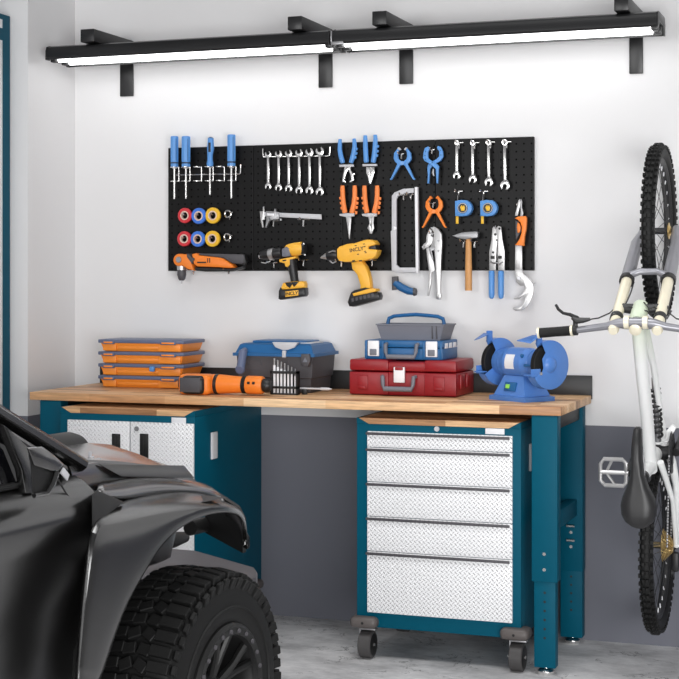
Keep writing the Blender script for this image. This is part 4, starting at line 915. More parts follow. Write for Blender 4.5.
gfin('motor', B().lathe([(-0.092, 0.03), (-0.088, 0.044), (-0.080, 0.054), (-0.050, 0.0565), (-0.048, 0.058), (0.048, 0.058), (0.050, 0.0565), (0.080, 0.054), (0.088, 0.044), (0.092, 0.03)], (0, 0, zc), (1, 0, 0), 36), 'grindblue')
lb = B(); lb.grid([[(x, -0.0588 * math.cos(a), zc + 0.0588 * math.sin(a)) for a in (-0.35, -0.15, 0.05, 0.25, 0.45, 0.6)] for x in (-0.032, 0.018)])
gfin('rating_label', lb, 'white')
sw = gfin('switch_plate', B().box((-0.002, -0.0545, 0.052), (0.062, 0.006, 0.034), 0.002, rot=M.Rotation(0.30, 3, 'X').inverted()), 'bluedk')
gfin('switch_button', B().box((-0.012, -0.060, 0.053), (0.018, 0.008, 0.016), 0.002, rot=M.Rotation(0.30, 3, 'X').inverted()), 'led', sw)
R = 0.090
for s in (-1, 1):
    xw = s * 0.137
    # the guard drum is left open towards the front
    wh = gfin('grinding_wheel', B().lathe([(-0.011, 0.004), (-0.011, 0.072), (-0.009, 0.074), (0.009, 0.074), (0.011, 0.072), (0.011, 0.004)], (xw, 0, zc), (1, 0, 0), 40), 'rubber')
    n = 30
    ang = [math.radians(-150) + k * (math.radians(118) + math.radians(150)) / n for k in range(n + 1)]
    gd = B()
    outer = [(R * math.cos(a), R * math.sin(a)) for a in ang]
    inner = [(0.050 * math.cos(math.radians(118)), 0.050 * math.sin(math.radians(118))), (-0.040, 0.022), (-0.034, -0.010), (-0.040, -0.024)]
    for xf in (s * 0.017, -s * 0.017):
        gd.prism([(xw + xf - 0.0015, y, zc + z) for y, z in outer + inner], (0.003, 0, 0), 0.0008)
    gd.grid([[(xw - 0.0175, y, zc + z) for y, z in outer], [(xw + 0.0175, y, zc + z) for y, z in outer]])
    gd.grid([[(xw - 0.0175, y * 0.97, zc + z * 0.97) for y, z in outer], [(xw + 0.0175, y * 0.97, zc + z * 0.97) for y, z in outer]])
    g = gfin('wheel_guard', gd, 'grindblue')
    if s > 0: gfin('hub_cap', B().lathe([(0, 0.030), (0.003, 0.028), (0.010, 0.018), (0.013, 0.008)], (xw + 0.018, 0, zc), (1, 0, 0), 28), 'grindblue', g)
    gfin('guard_neck', B().lathe([(0, 0.052), (0.036, 0.046)], (s * 0.084, 0, zc), (s, 0, 0), 28), 'grindblue', g)
    gfin('spark_shield', B().prism([(xw - s * 0.032, -0.120, zc + 0.088), (xw + s * 0.020, -0.100, zc + 0.080), (xw + s * 0.020, -0.052, zc + 0.106), (xw - s * 0.022, -0.052, zc + 0.106)], (0, 0.001, 0.003), 0.0008), 'grindblue', g)
    gfin('shield_arm', B().box((xw, -0.040, zc + 0.095), (0.012, 0.024, 0.045), 0.003), 'grindblue', g)
    gfin('tool_rest', B().box((xw, -0.084, zc - 0.036), (0.040, 0.030, 0.005), 0.001).box((xw + s * 0.015, -0.07, zc - 0.028), (0.004, 0.045, 0.030), 0.001), 'grindblue', g)
    gfin('rest_bolt', B().lathe([(0, 0.007), (0.005, 0.006)], (xw + s * 0.0185, -0.050, zc - 0.03), (s, 0, 0), 10), 'chrome', g)
gfin('bolt', B().lathe([(0, 0.008), (0.006, 0.006)], (0.058, -0.050, zc + 0.03), (0, -1, 0.3), 12).lathe([(0, 0.006), (0.05, 0.005)], (0.082, -0.060, zc - 0.004), (1, 0, 0), 8), 'bluedk')
# ------------------------------------------------------------------ mountain bike standing on its tail, tyres against the wall
X0 = -0.785
YH, ZR, ZF = -0.3185, 0.439, 1.574
bike = thing('bicycle', 'white mountain bike hung upright against the wall right of the bench, front wheel up', 'bicycle', (X0, -0.3, 0.12))
def frame_paint():
    m, nt, b = new_mat('pale_green_to_white_paint'); L = nt.links.new
    g = nt.nodes.new('ShaderNodeNewGeometry'); s = nt.nodes.new('ShaderNodeSeparateXYZ'); L(g.outputs['Position'], s.inputs[0])
    r = nt.nodes.new('ShaderNodeMapRange'); r.inputs['From Min'].default_value = 1.12; r.inputs['From Max'].default_value = 1.33; L(s.outputs['Z'], r.inputs['Value'])
    mx = nt.nodes.new('ShaderNodeMix'); mx.data_type = 'RGBA'; L(r.outputs['Result'], mx.inputs['Factor'])
    mx.inputs['A'].default_value = srgb(240, 241, 240); mx.inputs['B'].default_value = srgb(204, 218, 184)
    L(mx.outputs['Result'], b.inputs['Base Color']); b.inputs['Roughness'].default_value = 0.3
    return m
MT['fade'] = frame_paint()
def bike_wheel(z, x, hubside):
    c = V((x, YH, z))
    w = finish('wheel', B().lathe([(-0.012, 0.263), (-0.013, 0.252), (-0.006, 0.243), (0.006, 0.243), (0.013, 0.252), (0.012, 0.263)], c, (1, 0, 0), 64, closed=True), 'black', bike)
    t = B().lathe([(0.0235 * math.sin(a), 0.2845 + 0.0265 * math.cos(a)) for a in [2 * PI * k / 14 for k in range(14)]], c, (1, 0, 0), 72, closed=True)
    n = 66
    for k in range(n):
        a = 2 * PI * k / n
        for off, rr, d in ((0.0065, 0.3125, (0.009, 0.013, 0.011)), (-0.0065, 0.3125, (0.009, 0.013, 0.011)), (0.0205, 0.303, (0.009, 0.012, 0.012)), (-0.0205, 0.303, (0.009, 0.012, 0.012))):
            aa = a + (PI / n if abs(off) > 0.01 else 0)
            rm = M.Rotation(aa, 3, 'X') 
            t.box(c + rm @ V((off, 0, rr)), d, 0, rot=rm)
    finish('tyre', t, 'rubber', w, smooth=30)
    h = finish('hub', B().lathe([(-0.05, 0.008), (-0.032, 0.010), (-0.030, 0.022), (-0.026, 0.022), (-0.022, 0.012), (0.022, 0.012), (0.026, 0.022), (0.030, 0.022), (0.032, 0.010), (0.05, 0.008)], c, (1, 0, 0), 20), 'black', w)
    ns = 28; proto = None
    for k in range(ns):
        a = 2 * PI * k / ns; s = 1 if k % 2 else -1
        da = 0.55 * (1 if (k // 2) % 2 else -1)
        p = c + V((s * 0.028, 0.021 * math.sin(a + da), 0.021 * math.cos(a + da))); q = c + V((0, 0.244 * math.sin(a), 0.244 * math.cos(a)))
        b = B().tube([p, q], 0.0012, 5); b.mi = 1
        b.tube([c + (q - c) * 0.93, q], 0.0026, 6)
        finish('spoke', b, ['black', 'white'], w)
    return w
wf = bike_wheel(ZF, X0, 0); wr = bike_wheel(ZR, X0 - 0.006, 0)
cF, cR = V((X0, YH, ZF)), V((X0 - 0.006, YH, ZR))
finish('brake_disc', B().lathe([(0, 0.02), (0, 0.03), (0.002, 0.03), (0.002, 0.02)], cF + V((0.032, 0, 0)), (1, 0, 0), 32, closed=True).lathe([(0, 0.024), (0.008, 0.018), (0.012, 0.008)], cF + V((0.030, 0, 0)), (1, 0, 0), 16), 'gold', wf)
cs = B()
for k in range(9):
    r = 0.056 - 0.0044 * k
    b0 = 0.018 + 0.0042 * k
    pts = []
    nt_ = 18 + (8 - k)
    for j in range(nt_ * 2): pts.append((r + (0.003 if j % 2 else 0), 2 * PI * j / (nt_ * 2)))
    cs.prism([cR + V((b0, rr * math.sin(a), rr * math.cos(a))) for rr, a in pts], (0.002, 0, 0))
finish('cassette', cs.lathe([(-0.05, 0.008), (-0.02, 0.012), (0.05, 0.012)], cR, (1, 0, 0), 14), 'gold', wr)
# fork
FD = V((0, -0.890, -0.455)).normalized()
def FK(t, dx=0): return cF + FD * t + V((dx + 0.014 * t / 0.74, 0, 0))
for s in (-1, 1):
    dx = s * 0.070
    finish('fork_slider', B().tube([FK(-0.02, s * 0.058), FK(0.03, s * 0.060), FK(0.10, dx), FK(0.385, dx)], [0.014, 0.017, 0.021, 0.023], 16), 'silver', bike)
    finish('fork_seal', B().tube([FK(0.378, dx), FK(0.400, dx)], 0.0255, 16), 'black', bike)
    finish('stanchion', B().tube([FK(0.395, dx), FK(0.735, dx), FK(0.748, dx)], [0.0185, 0.0185, 0.014], 16), 'cream', bike)
    finish('fork_clamp', B().tube([FK(0.648, dx), FK(0.672, dx)], 0.0215, 16), 'black', bike)
br = B().tube([FK(0.40, -0.080), FK(0.395, -0.055) + V((0, 0.015, 0.022)), FK(0.39, -0.03) + V((0, 0.02, 0.030)), FK(0.39, 0.03) + V((0, 0.02, 0.030)), FK(0.395, 0.055) + V((0, 0.015, 0.022)), FK(0.40, 0.080)], [0.014, 0.013, 0.012, 0.012, 0.013, 0.014], 12)
finish('fork_brace', br, 'silver', bike)
for t_ in (0.585, 0.69):
    finish('fork_crown', B().tube([FK(t_, -0.078), FK(t_ + 0.01, -0.035) , FK(t_ + 0.01, 0.035), FK(t_, 0.078)], [0.014, 0.017, 0.017, 0.014], 10), 'black' if t_ < 0.6 else 'silver', bike)
finish('head_tube', B().tube([FK(0.575), FK(0.585), FK(0.67), FK(0.69)], [0.024, 0.0275, 0.0275, 0.024], 24), 'palegreen', bike)
finish('headset_cap', B().lathe([(0, 0.020), (0.012, 0.020), (0.016, 0.014)], FK(0.728), FD, 20).tube([FK(0.69), FK(0.73)], 0.017, 14), 'cream', bike)
# bar
Kb = Crop(530, 280, 4.523)
YBR = -0.972
L = [Kb.w(x, y, Y) for x, y, Y in ((40, 240, -0.945), (185, 229, -0.950), (215, 226, -0.952), (350, 208, -0.965), (395, 196, YBR), (440, 191, YBR))]
xc = Kb.w(480, 190, YBR).x
Rr = [V((2 * xc - p.x, p.y, p.z)) for p in L][::-1]
hb = finish('handlebar', B().tube(L + Rr, [0.011, 0.011, 0.011, 0.0125, 0.0155, 0.0155] + [0.0155, 0.0155, 0.0125, 0.011, 0.011, 0.011], 14), 'silver', bike)
for pts in ((L[0], L[1]), (Rr[-1], Rr[-2])):
    g = finish('bar_grip', B().tube([pts[0].lerp(pts[1], q) for q in (0.0, 0.03, 0.06, 0.5, 0.94, 1.0)], [0.0165, 0.0175, 0.0165, 0.016, 0.0165, 0.0165], 16), 'rubber', hb)
    for q in (-0.03, 1.0):
        a = pts[0].lerp(pts[1], q); c = pts[0].lerp(pts[1], q + 0.07)
        finish('grip_ring', B().tube([a, c], 0.0185, 16), 'cream', hb)
finish('stem', B().tube([V((xc, YBR + 0.004, L[-1].z)), FK(0.69)], 0.017, 14), 'silver', bike)
for dx in (-0.030, 0.030):
    finish('stem_clamp', B().tube([V((xc + dx - 0.008, YBR, L[-1].z)), V((xc + dx + 0.008, YBR, L[-1].z))], 0.0215, 18), 'cream', bike)
for side in (0, 1):
    def Q(x, y, Y):
        p = Kb.w(x, y, Y)
        return p if not side else V((2 * xc - p.x, p.y, p.z))
    lv = finish('brake_lever', B().tube([Q(117, 112, -0.95), Q(128, 132, -0.955), Q(150, 150, -0.96), Q(180, 156, -0.96), Q(212, 172, -0.96), Q(226, 182, -0.96)], [0.0045, 0.005, 0.005, 0.006, 0.008, 0.006], 10), 'black', hb)
    finish('lever_body', B().tube([Q(190, 170, -0.962), Q(212, 184, -0.962), Q(240, 182, -0.962), Q(272, 177, -0.962)], [0.006, 0.011, 0.009, 0.005], 10).tube([Q(205, 180, -0.955), Q(205, 246, -0.955)], 0.008, 8), 'black', lv)
    finish('bar_clamp', B().tube([Q(197, 227, -0.951), Q(214, 226, -0.952)], 0.0175, 14), 'black', lv)
    finish('brake_hose', B().tube([Q(272, 178, -0.962), Q(310, 172, -0.95), Q(360, 150, -0.90), Q(420, 95, -0.80), Q(445, 20, -0.70), Q(465, -20, -0.60)], 0.0024, 6), 'black', lv)
finish('brake_hose', B().tube([Kb.w(430, 20, -0.66), Kb.w(455, -5, -0.62), Kb.w(470, 10, -0.66), Kb.w(455, 60, -0.76), Kb.w(430, 115, -0.85), Kb.w(470, 128, -0.88), Kb.w(530, 140, -0.90), Kb.w(545, 160, -0.90), Kb.w(560, 170, -0.90)], 0.0024, 6), 'black', bike)
finish('shift_cable', B().tube([Kb.w(515, 100, -0.86), Kb.w(545, 135, -0.90), Kb.w(560, 120, -0.88), Kb.w(600, 150, -0.86), Kb.w(620, 175, -0.84), Kb.w(640, 140, -0.7)], 0.0024, 6), 'black', bike)
# frame
BBp = V((X0, -0.40, 0.785))
def FX(u, v, Y): return PY(u, v, Y)
finish('top_tube', B().tube([FK(0.665) + V((0, -0.004, -0.01)), FX(642.5, 375, -0.80), FX(646.5, 412, -0.68), FX(649.5, 450, -0.58), FX(650.5, 470, -0.53)], [0.0225, 0.0215, 0.0215, 0.022, 0.024], 18, sq=(1, 1)), 'fade', bike)
finish('down_tube', B().tube([FK(0.62), FX(653.5, 365, -0.66), FX(660, 410, -0.44), FX(664, 447, -0.37)], [0.022, 0.011, 0.011, 0.018], 16), 'fade', bike)
finish('bottom_bracket', B().tube([BBp + V((-0.05, 0, 0)), BBp + V((0.05, 0, 0))], 0.026, 18), 'black', bike)
finish('seat_tube', B().tube([BBp, V((X0, -0.53, 0.755)), V((X0, -0.72, 0.735))], [0.024, 0.022, 0.019], 16), 'frame', bike)
sp = finish('seat_post', B().tube([V((X0, -0.70, 0.737)), V((X0, -0.835, 0.725))], 0.0145, 14), 'black', bike)
finish('seat_clamp', B().tube([V((X0, -0.715, 0.736)), V((X0, -0.735, 0.734))], 0.022, 14), 'black', sp)
# saddle : sections along the length
sd = B(); rows = []
for v, cu, hw, yt, dp in ((427.5, 636.5, 2.2, -0.838, 0.012), (430, 636.6, 4.4, -0.852, 0.020), (445, 636.2, 5.4, -0.868, 0.028), (460, 636.3, 6.0, -0.876, 0.030), (475, 637, 7.2, -0.880, 0.032), (488, 637.6, 11.5, -0.882, 0.036), (497, 638, 16, -0.884, 0.040), (506, 638.2, 18.4, -0.887, 0.042), (515, 638.4, 17.6, -0.889, 0.042), (522, 638.6, 14, -0.886, 0.038), (526.5, 638.8, 8.5, -0.876, 0.026), (528.5, 639, 3.5, -0.864, 0.010)):
    c = PY(cu, v, -0.86); w = hw * mpp(c)
    prof = []
    for a in [PI * k / 10 for k in range(11)]:
        xx = -math.cos(a); yy = math.sin(a) ** 0.7
        groove = 0.006 * math.exp(-(xx / 0.18) ** 2) if hw > 6 else 0
        prof.append((c.x + xx * w, yt + dp * (1 - yy) + groove, c.z))
    prof += [(c.x + w * 0.9, yt + dp + 0.004, c.z), (c.x - w * 0.9, yt + dp + 0.004, c.z)]
    rows.append(prof)
vs = sd.grid(rows, True); sd.cap(vs[0]); sd.cap(vs[-1])
finish('saddle', sd, 'saddle', bike, smooth=60)
for s in (-1, 1): finish('saddle_rail', B().tube([V((X0 + s * 0.012, -0.842, 0.86)), V((X0 + s * 0.02, -0.828, 0.79)), V((X0 + s * 0.022, -0.828, 0.69)), V((X0 + s * 0.03, -0.842, 0.62))], 0.0035, 8), 'dullsteel', bike)
# rear shock with coil
a, c = FX(654.5, 378, -0.50), FX(658, 441, -0.42)
sh = finish('rear_shock', B().tube([a, a.lerp(c, 0.2)], 0.011, 12).tube([a.lerp(c, 0.15), a.lerp(c, 0.95)], 0.0085, 12).tube([a.lerp(c, 0.92), c], 0.012, 12), 'dullsteel', bike)
d = (c - a); ex = V((1, 0, 0)); ey = d.normalized().cross(ex)
finish('coil_spring', B().tube([a + d * (0.16 + 0.76 * k / 120) + ex * 0.017 * math.cos(k * 2 * PI / 13) + ey * 0.017 * math.sin(k * 2 * PI / 13) for k in range(121)], 0.0042, 7), 'black', sh)
# swing arm
for s, hx in ((1, 0.066), (-1, -0.040)):
    finish('chainstay', B().tube([cR + V((hx, 0, 0)), cR + V((hx, -0.015, 0.10)), V((X0 + hx * 0.95, -0.345, 0.66)), V((X0 + hx * 0.75, -0.37, 0.75)), V((X0 + hx * 0.4, -0.40, 0.82))], [0.012, 0.011, 0.013, 0.016, 0.016], 12), 'frame', bike)
    finish('seatstay', B().tube([cR + V((hx, 0, 0)), V((X0 + hx * 0.9, -0.42, 0.62)), V((X0 + hx * 0.5, -0.54, 0.765))], [0.010, 0.009, 0.012], 12), 'frame', bike)
finish('rocker_link', B().prism([FX(655, 441, -0.40), FX(662, 436, -0.40), FX(672, 424, -0.40), FX(676, 428, -0.40), FX(668, 442, -0.40), FX(660, 462, -0.40), FX(650, 470, -0.40)], (0, 0.02, 0), 0.003), 'frame', bike)
finish('brake_caliper', B().box(V((X0 - 0.012, -0.64, 0.725)), (0.05, 0.05, 0.035), 0.008), 'black', bike)
finish('derailleur', B().box(cR + V((0.060, 0.02, -0.06)), (0.022, 0.030, 0.07), 0.006).lathe([(-0.004, 0.018), (0.004, 0.018)], cR + V((0.05, 0.02, -0.10)), (1, 0, 0), 16), 'black', bike)
# drive side
ck = finish('chainring', B().lathe([(0.052, 0.045), (0.052, 0.075), (0.056, 0.075), (0.056, 0.045)], BBp, (1, 0, 0), 40, closed=True).lathe([(0.050, 0.015), (0.050, 0.05), (0.058, 0.05), (0.058, 0.015)], BBp, (1, 0, 0), 5, closed=True), 'black', bike)
ch = B()
for sgn in (-1, 1):
    a, c = BBp + V((0.054, sgn * 0.075, 0)), cR + V((0.038, sgn * 0.045, 0))
    n = 30
    for k in range(n): ch.box(a.lerp(c, (k + 0.5) / n), (0.006, 0.006, 0.009 if k % 2 else 0.007), 0.001)
finish('chain', ch, 'dullsteel', bike)
for s, py, pz in ((-1, -0.535, 0.722), (1, -0.265, 0.848)):
    A0 = BBp + V((s * 0.068, 0, 0)); A1 = V((X0 + s * 0.078, py, pz))
    ca = finish('crank_arm', B().tube([A0, A0.lerp(A1, 0.5), A1], [0.016, 0.012, 0.014], 12), 'black', bike)
    xa, xb = (PY(600.5, 470, py).x, PY(626, 470, py).x)
    if s > 0: xa, xb = 2 * X0 - xb, 2 * X0 - xa
    H = 0.046; b = B(); r = 0.0075; xm = (xa + xb) / 2
    o = [(xa, pz - 0.03), (xa, pz + 0.028), (xa + 0.012, pz + H), (xb - 0.012, pz + H), (xb, pz + 0.034), (xb, pz - 0.034), (xb - 0.01, pz - H), (xa + 0.016, pz - H)]
    b.tube([(x, py, z) for x, z in o], r, 8, closed=True)
    b.tube([(A1.x, py, pz), (xm, py, pz), (xa if s < 0 else xb, py, pz)], [0.0075, 0.008, 0.008], 10)
    b.tube([(xa + 0.02, py, pz), (xa + 0.04, py, pz + H - 0.004)], 0.0055, 6); b.tube([(xa + 0.02, py, pz), (xa + 0.05, py, pz - H + 0.004)], 0.0055, 6)
    for x, z in o: b.tube([(x, py - 0.009, z), (x, py + 0.009, z)], 0.0022, 6)
    finish('pedal', b, 'steel', ca)
# ------------------------------------------------------------------ black off-road car, nose towards the bench
AL = math.radians(5.0)
CH = V((math.sin(AL), math.cos(AL), 0)); CN = V((math.cos(AL), -math.sin(AL), 0))
CP = V((-1.6075, -2.2716, 0))
def CW(x, s, z): return CP + CH * x - CN * s + V((0, 0, z))         # x forward, s inward from the right tyre face, z up
def PCs(u, v, s):
    d = ray(u, v); t = ((CP - CAM).dot(CN) - s) / d.dot(CN); return CAM + d * t
CWID = 1.56
def mir(s): return CWID - s
car = thing('car', 'black off-road car with flared fender and chunky tyre, at lower left', 'car', CW(-1.2, 0.78, 0))
def loft(rows, cap=True):
    b = B(); vs = b.grid([[CW(*p) for p in r] for r in rows], True)
    if cap: b.cap(vs[0]); b.cap(vs[-1])
    return b
def sym(half):
    """closed section from the right-hand half (bottom to top)"""
    return half + [(x, mir(s), z) for x, s, z in half[::-1]]
# lower body with doors
def sec(x, k=1.0):
    return sym([(x, 0.20, 0.26), (x, 0.10, 0.28), (x, 0.075, 0.36), (x, 0.11, 0.50), (x, 0.115, 0.66), (x, 0.085, 0.80), (x, 0.060, 0.862), (x, 0.064, 0.884), (x, 0.080, 0.912), (x, 0.105, 0.932), (x, 0.130, 0.945), (x, 0.15, 0.952)])
rows = [sec(-3.1), sec(-3.05), sec(-2.0), sec(-1.0), sec(-0.72), sec(-0.52)]
body = finish('body', loft(rows), 'cardoor', car, smooth=50)
# front quarter, set in behind the fender flare
def fsec(x, st, zt, zb, sl):
    return sym([(x, 0.30, zb), (x, sl, zb + 0.02), (x, sl - 0.02, zb + 0.10), (x, st, zt - 0.03), (x, st + 0.012, zt)])
ze = lambda x: 0.972 - 0.215 * max(0, x + 0.30) * 0.9 if x > -0.30 else 0.972
finish('front_quarter', loft([[(-0.53, s, z) for _, s, z in fsec(0, 0.13, 0.968, 0.45, 0.13)],
    fsec(-0.35, 0.17, 0.955, 0.60, 0.22), fsec(-0.1, 0.19, 0.918, 0.62, 0.25), fsec(0.07, 0.20, 0.895, 0.62, 0.25), fsec(0.12, 0.21, 0.862, 0.62, 0.26)]), 'carmatte', car, smooth=45)
# bonnet
def hsec(x, zt, bump):
    return sym([(x, 0.215, zt - 0.03), (x, 0.22, zt - 0.002), (x, 0.25, zt + 0.004), (x, 0.33, zt + bump * 0.6), (x, 0.42, zt + bump), (x, 0.60, zt + bump * 1.05)])
hood = finish('hood', loft([hsec(-0.50, 0.972, 0.004), hsec(-0.36, 0.964, 0.006), hsec(-0.20, 0.942, 0.020), hsec(-0.05, 0.916, 0.046), hsec(0.06, 0.896, 0.052), hsec(0.13, 0.880, 0.040), hsec(0.19, 0.845, 0.012)]), 'carpaint', car, smooth=60)
vn = B()
vn.prism([PCs(98, 464, 0.175), PCs(183, 465.5, 0.185), PCs(193.5, 478, 0.185), PCs(120, 476.5, 0.165)], CN * 0.004, 0.001)
finish('hood_side_panel', vn, 'carmatte', hood)
dm = PCs(62, 450, 0.48)
finish('hood_scoop', B().lathe([(-0.09, 0.052), (-0.06, 0.060), (0.03, 0.060), (0.06, 0.052)], dm + V((0, 0, -0.014)), CH, 32), 'cartrim', hood)
p = PCs(90, 458, 0.26)
finish('washer_nozzle', B().box(p, (0.016, 0.02, 0.008), 0.002).box(p + V((0.0, 0, 0.008)), (0.004, 0.012, 0.016), 0.001).box(p + V((0.01, 0.01, -0.002)), (0.03, 0.006, 0.004), 0.001), 'ltgrey', hood)
p = PCs(60.5, 474, 0.105)
finish('side_marker', B().prism([PCs(62.5, 467.5, 0.118), PCs(68, 474.5, 0.118), PCs(66, 480.5, 0.118), PCs(59.5, 473, 0.118)], CN * 0.005, 0.001), 'ltgrey', car)
# door seam and panel lines
sm = B().tube([PCs(57.5, 479, 0.098), PCs(66, 493, 0.088), PCs(78, 507, 0.07), PCs(88, 525, 0.075)], 0.0022, 6)
finish('door_seam', sm, 'cartrim', body)
# greenhouse
def pil(pts, w, m, name):
    return finish(name, B().tube([CW(*p) for p in pts], w, 8, up=(0, 0, 1)), m, car)
A0, A1 = PCs(80, 461, 0.155), PCs(0, 413, 0.175)
dirA = (A1 - A0); A2 = A0 + dirA * 2.05
RZ = A2.z
def loc(p):
    q = p - CP; return (q.dot(CH), -q.dot(CN), p.z)
a0, a1, a2 = loc(A0), loc(A1), loc(A2)
for mm in (lambda s: s, mir):
    P0_, P2_ = CW(a0[0], mm(a0[1]), a0[2] - 0.008), CW(a2[0], mm(a2[1]), a2[2])
    finish('windshield_pillar', B().tube([P0_, P0_.lerp(P2_, 0.5), P2_], 0.024, 10, sq=(0.8, 1.0)), 'carpaint', car)
    Q0, Q2 = CW(a0[0] - 0.10, mm(a0[1] - 0.02), a0[2] - 0.012), CW(a2[0] - 0.03, mm(a2[1] - 0.02), a2[2] - 0.03)
    finish('door_frame', B().tube([Q0, Q2, CW(-2.3, mm(a2[1] - 0.01), a2[2] + 0.0), CW(-2.75, mm(0.13), 0.96)], 0.016, 10), 'carmatte', car)
    finish('side_window', B().prism([CW(a0[0] - 0.10, mm(0.135), 0.95), CW(a2[0] - 0.03, mm(a2[1] - 0.005), a2[2] - 0.03), CW(-2.3, mm(a2[1] - 0.005), a2[2]), CW(-2.75, mm(0.135), 0.95)], CN * 0.004), 'glass', car)
    finish('belt_rail', B().tube([CW(a0[0] - 0.16, mm(0.125), 0.953), CW(-1.5, mm(0.125), 0.953), CW(-2.8, mm(0.125), 0.953)], 0.008, 8), 'cartrim', car)
ws = B().prism([CW(a0[0] + 0.01, a0[1] + 0.02, a0[2] - 0.014), CW(a2[0], a2[1] + 0.02, a2[2]), CW(a2[0], mir(a2[1] + 0.02), a2[2]), CW(a0[0] + 0.01, mir(a0[1] + 0.02), a0[2] - 0.014)], V((0, 0, 0.004)))
finish('windshield', ws, 'glass', car)
finish('roof', loft([sym([(a2[0] + 0.02, a2[1] - 0.01, RZ - 0.02), (a2[0] + 0.02, a2[1] + 0.03, RZ + 0.012)]), sym([(-1.8, a2[1] - 0.01, RZ - 0.01), (-1.8, a2[1] + 0.05, RZ + 0.04)]), sym([(-2.35, a2[1] - 0.01, RZ - 0.02), (-2.35, a2[1] + 0.04, RZ + 0.02)])]), 'carpaint', car)
finish('rear_window', B().prism([CW(-2.35, 0.2, RZ - 0.01), CW(-2.85, 0.17, 0.95), CW(-2.85, mir(0.17), 0.95), CW(-2.35, mir(0.2), RZ - 0.01)], V((0, 0, 0.004))), 'glass', car)
# black quarter panel between the window and the pillar
finish('sail_panel', B().prism([PCs(3, 424, 0.115), PCs(8, 428, 0.115), PCs(28, 447, 0.105), PCs(34, 493, 0.10), PCs(26, 493.5, 0.10), PCs(22, 470, 0.105)], -CN * 0.02, 0.002), 'carmatte', car)
# door mirror
MD = ray(45, 475).normalized()
def cpr(b, pts, s, dp, bev=0.003): return b.prism([PCs(u, v, s) for u, v in pts], MD * dp, bev)
mr = finish('door_mirror', cpr(B(), [(28, 449), (37, 465), (56, 473), (57, 482), (52, 490), (47, 496), (36, 498), (32, 494), (31, 466)], -0.005, 0.10, 0.004), 'cartrim', car)
finish('mirror_cap', cpr(B(), [(27, 447.5), (42, 446.5), (54, 455), (64, 464.5), (61, 468), (57, 473), (34, 466), (31, 458)], -0.012, 0.11, 0.006), 'carpaint', mr)
finish('mirror_lip', B().tube([PCs(34, 495.5, -0.006), PCs(47, 493, -0.01), PCs(53, 484, -0.012), PCs(57, 472, -0.010)], 0.006, 8), 'carpaint', mr)
# fender flares
ST = [  # each station: arch lower edge, lip top, shoulder, ridge  as (u, v, s)
    [(98, 690, 0.012), (96, 689, 0.0), (88, 688, 0.0), (76, 686, 0.0), (74, 686, 0.03)],
    [(120, 620, 0.012), (117.5, 618.5, 0.0), (100, 612, 0.0), (82, 606, 0.0), (80, 606, 0.03)],
    [(135, 589, 0.012), (132, 587, 0.0), (112, 575, 0.0), (86.5, 566, 0.0), (84.5, 566, 0.03)],
    [(150, 564, 0.012), (147, 561, 0.0), (124, 541, 0.0), (90, 529, 0.0), (89, 526, 0.03)],
    [(162, 545, 0.012), (158.5, 540, 0.0), (138, 521, 0.005), (103, 516, 0.035), (101, 512, 0.06)],
    [(178, 529, 0.012), (174, 523.5, 0.0), (157, 510, 0.014), (121, 504.5, 0.075), (118, 500, 0.10)],
    [(198, 517.5, 0.014), (195, 511.5, 0.0), (181, 503.5, 0.02), (147, 498.5, 0.095), (142, 494, 0.13)],
    [(218, 512, 0.02), (216, 506, 0.006), (205, 501.5, 0.03), (180, 494.8, 0.10), (174, 490, 0.14)],
    [(233, 512.5, 0.035), (232, 506, 0.022), (222, 502, 0.045), (205, 496, 0.11), (198, 491, 0.15)],
    [(242, 516, 0.06), (242, 509, 0.05), (234, 504.5, 0.075), (220, 500, 0.125), (214, 496, 0.16)],
    [(247, 526, 0.095), (247.5, 517, 0.088), (242, 509, 0.105), (227, 502.5, 0.15), (222, 500, 0.18)],
    [(246.5, 552, 0.105), (247.8, 550, 0.10), (246.5, 532, 0.105), (238, 522, 0.16), (233, 520, 0.19)],
]
def flare(mirror):
    b = B(); rows = []
    for st in ST:
        r = []
        for u, v, s in st:
            x, ss, z = loc(PCs(u, v, s)); r.append(CW(x, mir(ss) if mirror else ss, z))
        rows.append(r)
    b.grid(rows)
    return finish('fender_flare', b, 'carmatte', car, smooth=60, solid=0.012, subsurf=2)
fl = flare(False); flare(True)
# upper fender step between the flare ridge and the bonnet
def upper(mirror):
    U = [[(93, 497, 0.085), (96, 491, 0.092), (97.5, 489, 0.12)], [(118, 500.5, 0.10), (120, 488, 0.11), (118, 483, 0.16)], [(142, 495, 0.13), (145, 485, 0.13), (143, 480, 0.18)], [(174, 491, 0.14), (177, 485, 0.14), (172, 480, 0.19)], [(198, 492, 0.15), (203, 490.5, 0.15), (197, 485, 0.20)], [(214, 496.5, 0.16), (219, 495.5, 0.16), (212, 490, 0.21)], [(219, 503, 0.17), (222.5, 502, 0.165), (216, 497, 0.22)]]
    b = B(); rows = []
    for st in U:
        r = []
        for u, v, s in st:
            x, ss, z = loc(PCs(u, v, s)); r.append(CW(x, mir(ss) if mirror else ss, z))
        rows.append(r)
    b.grid(rows); return finish('upper_fender', b, 'carpaint', car, smooth=60, solid=0.010, subsurf=2)
upper(False); upper(True)
finish('fender_vent', B().prism([PCs(92, 495, 0.045), PCs(97, 490, 0.055), PCs(124, 502, 0.060), PCs(92, 527, 0.030)], MD * 0.03, 0.002), 'cartrim', fl)
